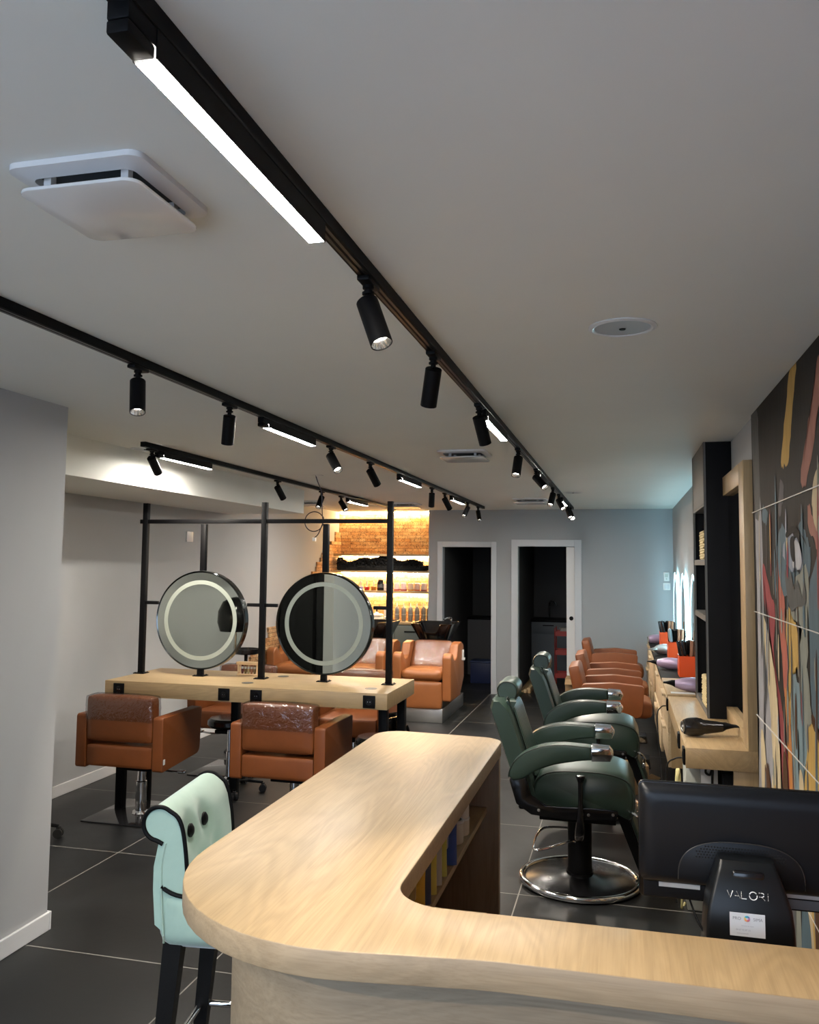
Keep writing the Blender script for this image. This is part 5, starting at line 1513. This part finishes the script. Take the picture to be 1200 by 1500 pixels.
# ------------------------------------------------------------------ shampoo seats
def wash_unit(label, x):
    """faces -y, origin on the floor at the middle of its front"""
    t = thing('shampoo_seat', label, 'shampoo chair', (x, 9.26, 0), 0, 'cognac shampoo seats')
    b = B(); bx(b, -.235, .235, .03, 1.30, 0, .155, .003); obj('plinth', b, M_STEEL, t)
    for s in (-1, 1):
        pts = round_poly([(0.0, .235), (0.0, .735), (.10, .765), (.20, .665), (.36, .69), (.44, .83), (.62, .845), (.76, .80), (.80, .42), (.55, .235)], [.03, .05, .06, .10, .08, .06, .10, .05, .05, .05], 5)
        x0, x1 = (.235, .335) if s > 0 else (-.335, -.235)
        b = B(); prism(b, pts, 'x', x0, x1, .015, 3); obj('side_arm', b, M_TANL, t, smooth=40)
    b = B(); cushion(b, -.232, .232, -.015, .42, .455, .575, .05, .014); obj('seat', b, M_TANL, t)
    b = B(); cushion(b, -.232, .232, -.02, .06, .158, .448, .02, .006); obj('leg_panel', b, M_TANL, t)
    M = Matrix.Translation((0, .44, .55)) @ Matrix.Rotation(R(-40), 4, 'X')
    b = B(); cushion(b, -.232, .232, -.055, .055, -.03, .36, .04, .012, M=M); bk = obj('backrest', b, M_TANL, t)
    b = B(); cushion(b, -.234, .234, -.068, .066, -.02, .368, .044, .012, n=14, M=M)
    rr = random.Random(5)
    for v in b.verts: v.co += Vector((rr.uniform(-1, 1), rr.uniform(-1, 1), rr.uniform(-1, 1))) * .003
    obj('plastic_cover', b, M_WRAP, bk, label='clear plastic cover')
    # basin: tapering bowl with a neck cut-out in its front rim
    b = B()
    def sec(z, hx, y0, y1, r): return [(p[0] - .05, p[1], z) for p in round_poly([(-hx, y0), (hx, y0), (hx, y1), (-hx, y1)], r, 5)]
    tb = bmesh.new()
    outer = [sec(.79, .15, .80, 1.12, .05), sec(.86, .185, .76, 1.18, .06), sec(.96, .225, .70, 1.24, .06), sec(1.035, .258, .66, 1.28, .05)]
    inner = [sec(1.035, .236, .685, 1.255, .045), sec(.95, .20, .73, 1.205, .05), sec(.83, .13, .82, 1.10, .05)]
    V = [[tb.verts.new(p) for p in s] for s in outer + inner]
    n = len(V[0])
    for A, C in zip(V, V[1:]):
        for k in range(n): tb.faces.new((A[k], A[(k + 1) % n], C[(k + 1) % n], C[k]))
    tb.faces.new(V[0]); tb.faces.new(V[-1])
    for v in tb.verts:                                   # neck cut-out
        if v.co.z > .93 and v.co.y < 1.0:
            pass
    bmesh.ops.subdivide_edges(tb, edges=[e for e in tb.edges if abs(e.verts[0].co.x - e.verts[1].co.x) > .2 and (e.verts[0].co.y + e.verts[1].co.y) / 2 < .84], cuts=16)
    for v in tb.verts:
        if v.co.y < .84 and v.co.z > .82:
            u = abs(v.co.x + .05)
            k = 1 if u < .075 else max(0, 1 - (u - .075) / .045)
            v.co.z -= k * (v.co.z - .82) * .5
    merge(b, tb)
    ba = obj('basin', b, M_BLACKG, t, smooth=50)
    b = B(); bx(b, -.15, .05, .88, 1.08, .1555, .788, .03, 3); obj('basin_pedestal', b, M_BLACK, t)
    b = B(); tube(b, smooth_path([(.08, 1.265, 1.036), (.08, 1.265, 1.07), (.06, 1.20, 1.08), (.02, 1.12, 1.06)], 4), .012, 10); obj('tap', b, M_CHROME, ba)
    return t
w1 = wash_unit('cognac shampoo seat with a black basin, nearest the open doorway', -2.175)
dup(w1, (-2.945, 9.26, 0), 0, 'cognac shampoo seat with a black basin, middle of three, behind the right round mirror')
dup(w1, (-3.695, 9.26, 0), 0, 'cognac shampoo seat with a black basin beside the stone-clad left wall')
b = B(); bx(b, .3355, .355, .65, .69, .635, .745, .006); bx(b, .3353, .367, .642, .698, .625, .651, .004); o = obj('hand_remote', b, M_PLAS, w1, label='white handset clipped on the side')
b = B(); bx(b, .3552, .3565, .66, .68, .685, .715); obj('remote_buttons', b, M_GREYP, o)

# ------------------------------------------------------------------ things dimly seen through the doors
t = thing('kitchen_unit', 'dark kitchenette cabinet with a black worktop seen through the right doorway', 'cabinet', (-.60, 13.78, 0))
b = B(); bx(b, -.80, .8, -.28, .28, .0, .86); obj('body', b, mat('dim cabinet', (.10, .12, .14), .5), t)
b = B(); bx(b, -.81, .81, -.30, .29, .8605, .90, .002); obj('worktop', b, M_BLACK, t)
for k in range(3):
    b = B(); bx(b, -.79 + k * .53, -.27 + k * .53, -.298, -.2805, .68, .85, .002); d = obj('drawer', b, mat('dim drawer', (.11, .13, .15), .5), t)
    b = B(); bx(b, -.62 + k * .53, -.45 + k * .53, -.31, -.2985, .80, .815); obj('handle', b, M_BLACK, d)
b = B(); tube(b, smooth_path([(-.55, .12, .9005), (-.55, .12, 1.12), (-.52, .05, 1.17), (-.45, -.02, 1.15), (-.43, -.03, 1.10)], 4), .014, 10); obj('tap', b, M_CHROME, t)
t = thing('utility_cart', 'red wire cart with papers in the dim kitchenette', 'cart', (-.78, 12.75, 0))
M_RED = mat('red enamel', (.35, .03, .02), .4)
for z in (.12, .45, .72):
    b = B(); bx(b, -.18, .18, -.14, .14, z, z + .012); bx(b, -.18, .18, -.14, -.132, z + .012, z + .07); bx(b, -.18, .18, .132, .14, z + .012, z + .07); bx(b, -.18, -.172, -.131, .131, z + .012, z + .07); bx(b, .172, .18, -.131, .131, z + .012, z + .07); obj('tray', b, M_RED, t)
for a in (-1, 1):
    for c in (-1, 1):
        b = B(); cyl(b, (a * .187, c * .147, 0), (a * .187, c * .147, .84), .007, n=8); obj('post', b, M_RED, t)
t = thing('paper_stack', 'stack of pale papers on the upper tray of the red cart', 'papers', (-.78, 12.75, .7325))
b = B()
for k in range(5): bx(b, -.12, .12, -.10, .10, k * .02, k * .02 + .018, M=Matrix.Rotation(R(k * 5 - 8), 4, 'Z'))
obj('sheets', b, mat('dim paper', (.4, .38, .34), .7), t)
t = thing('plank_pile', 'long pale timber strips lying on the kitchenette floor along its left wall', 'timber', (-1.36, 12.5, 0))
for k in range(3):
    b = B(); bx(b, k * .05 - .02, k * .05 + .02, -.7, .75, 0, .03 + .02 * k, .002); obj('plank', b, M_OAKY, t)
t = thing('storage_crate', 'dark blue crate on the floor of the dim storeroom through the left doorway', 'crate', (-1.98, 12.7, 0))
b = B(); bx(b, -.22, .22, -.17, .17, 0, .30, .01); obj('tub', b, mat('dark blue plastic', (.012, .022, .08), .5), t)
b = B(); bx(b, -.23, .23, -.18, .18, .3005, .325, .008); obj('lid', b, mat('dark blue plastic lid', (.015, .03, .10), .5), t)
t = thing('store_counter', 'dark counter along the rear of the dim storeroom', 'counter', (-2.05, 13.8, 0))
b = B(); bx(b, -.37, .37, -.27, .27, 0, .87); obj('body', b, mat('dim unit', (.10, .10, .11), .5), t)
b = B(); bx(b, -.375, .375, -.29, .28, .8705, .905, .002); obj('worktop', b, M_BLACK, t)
# ------------------------------------------------------------------ daylight, camera, view
wd = bpy.data.worlds.new('sky'); SC.world = wd
wd.use_nodes = True
bg = wd.node_tree.nodes['Background']
bg.inputs[0].default_value = (.60, .76, 1, 1)
bg.inputs[1].default_value = WORLD_E

cd = bpy.data.cameras.new('camera')
cam = bpy.data.objects.new('camera', cd); COL.objects.link(cam)
yaw, pitch, roll = .246543, .0775934, .010217
cy, sy, cp, sp, cr, sr = math.cos(yaw), math.sin(yaw), math.cos(pitch), math.sin(pitch), math.cos(roll), math.sin(roll)
f = Vector((-sy * cp, cy * cp, sp)); r = Vector((cy, sy, 0)); u = r.cross(f)
r2 = r * cr + u * sr; u2 = u * cr - r * sr
cam.matrix_world = Matrix(((r2.x, u2.x, -f.x, 0), (r2.y, u2.y, -f.y, 0), (r2.z, u2.z, -f.z, 1.743), (0, 0, 0, 1)))
cd.sensor_fit = 'AUTO'; cd.sensor_width = 36
cd.lens = 1240.98 / 1500 * 36
cd.shift_y = -(750 - 729.81) / 1500
cd.clip_start = .02
SC.camera = cam
vs = SC.view_settings
vs.view_transform = 'Standard'; vs.look = 'None'; vs.gamma = 1; vs.use_curve_mapping = False
vs.exposure = EXPO
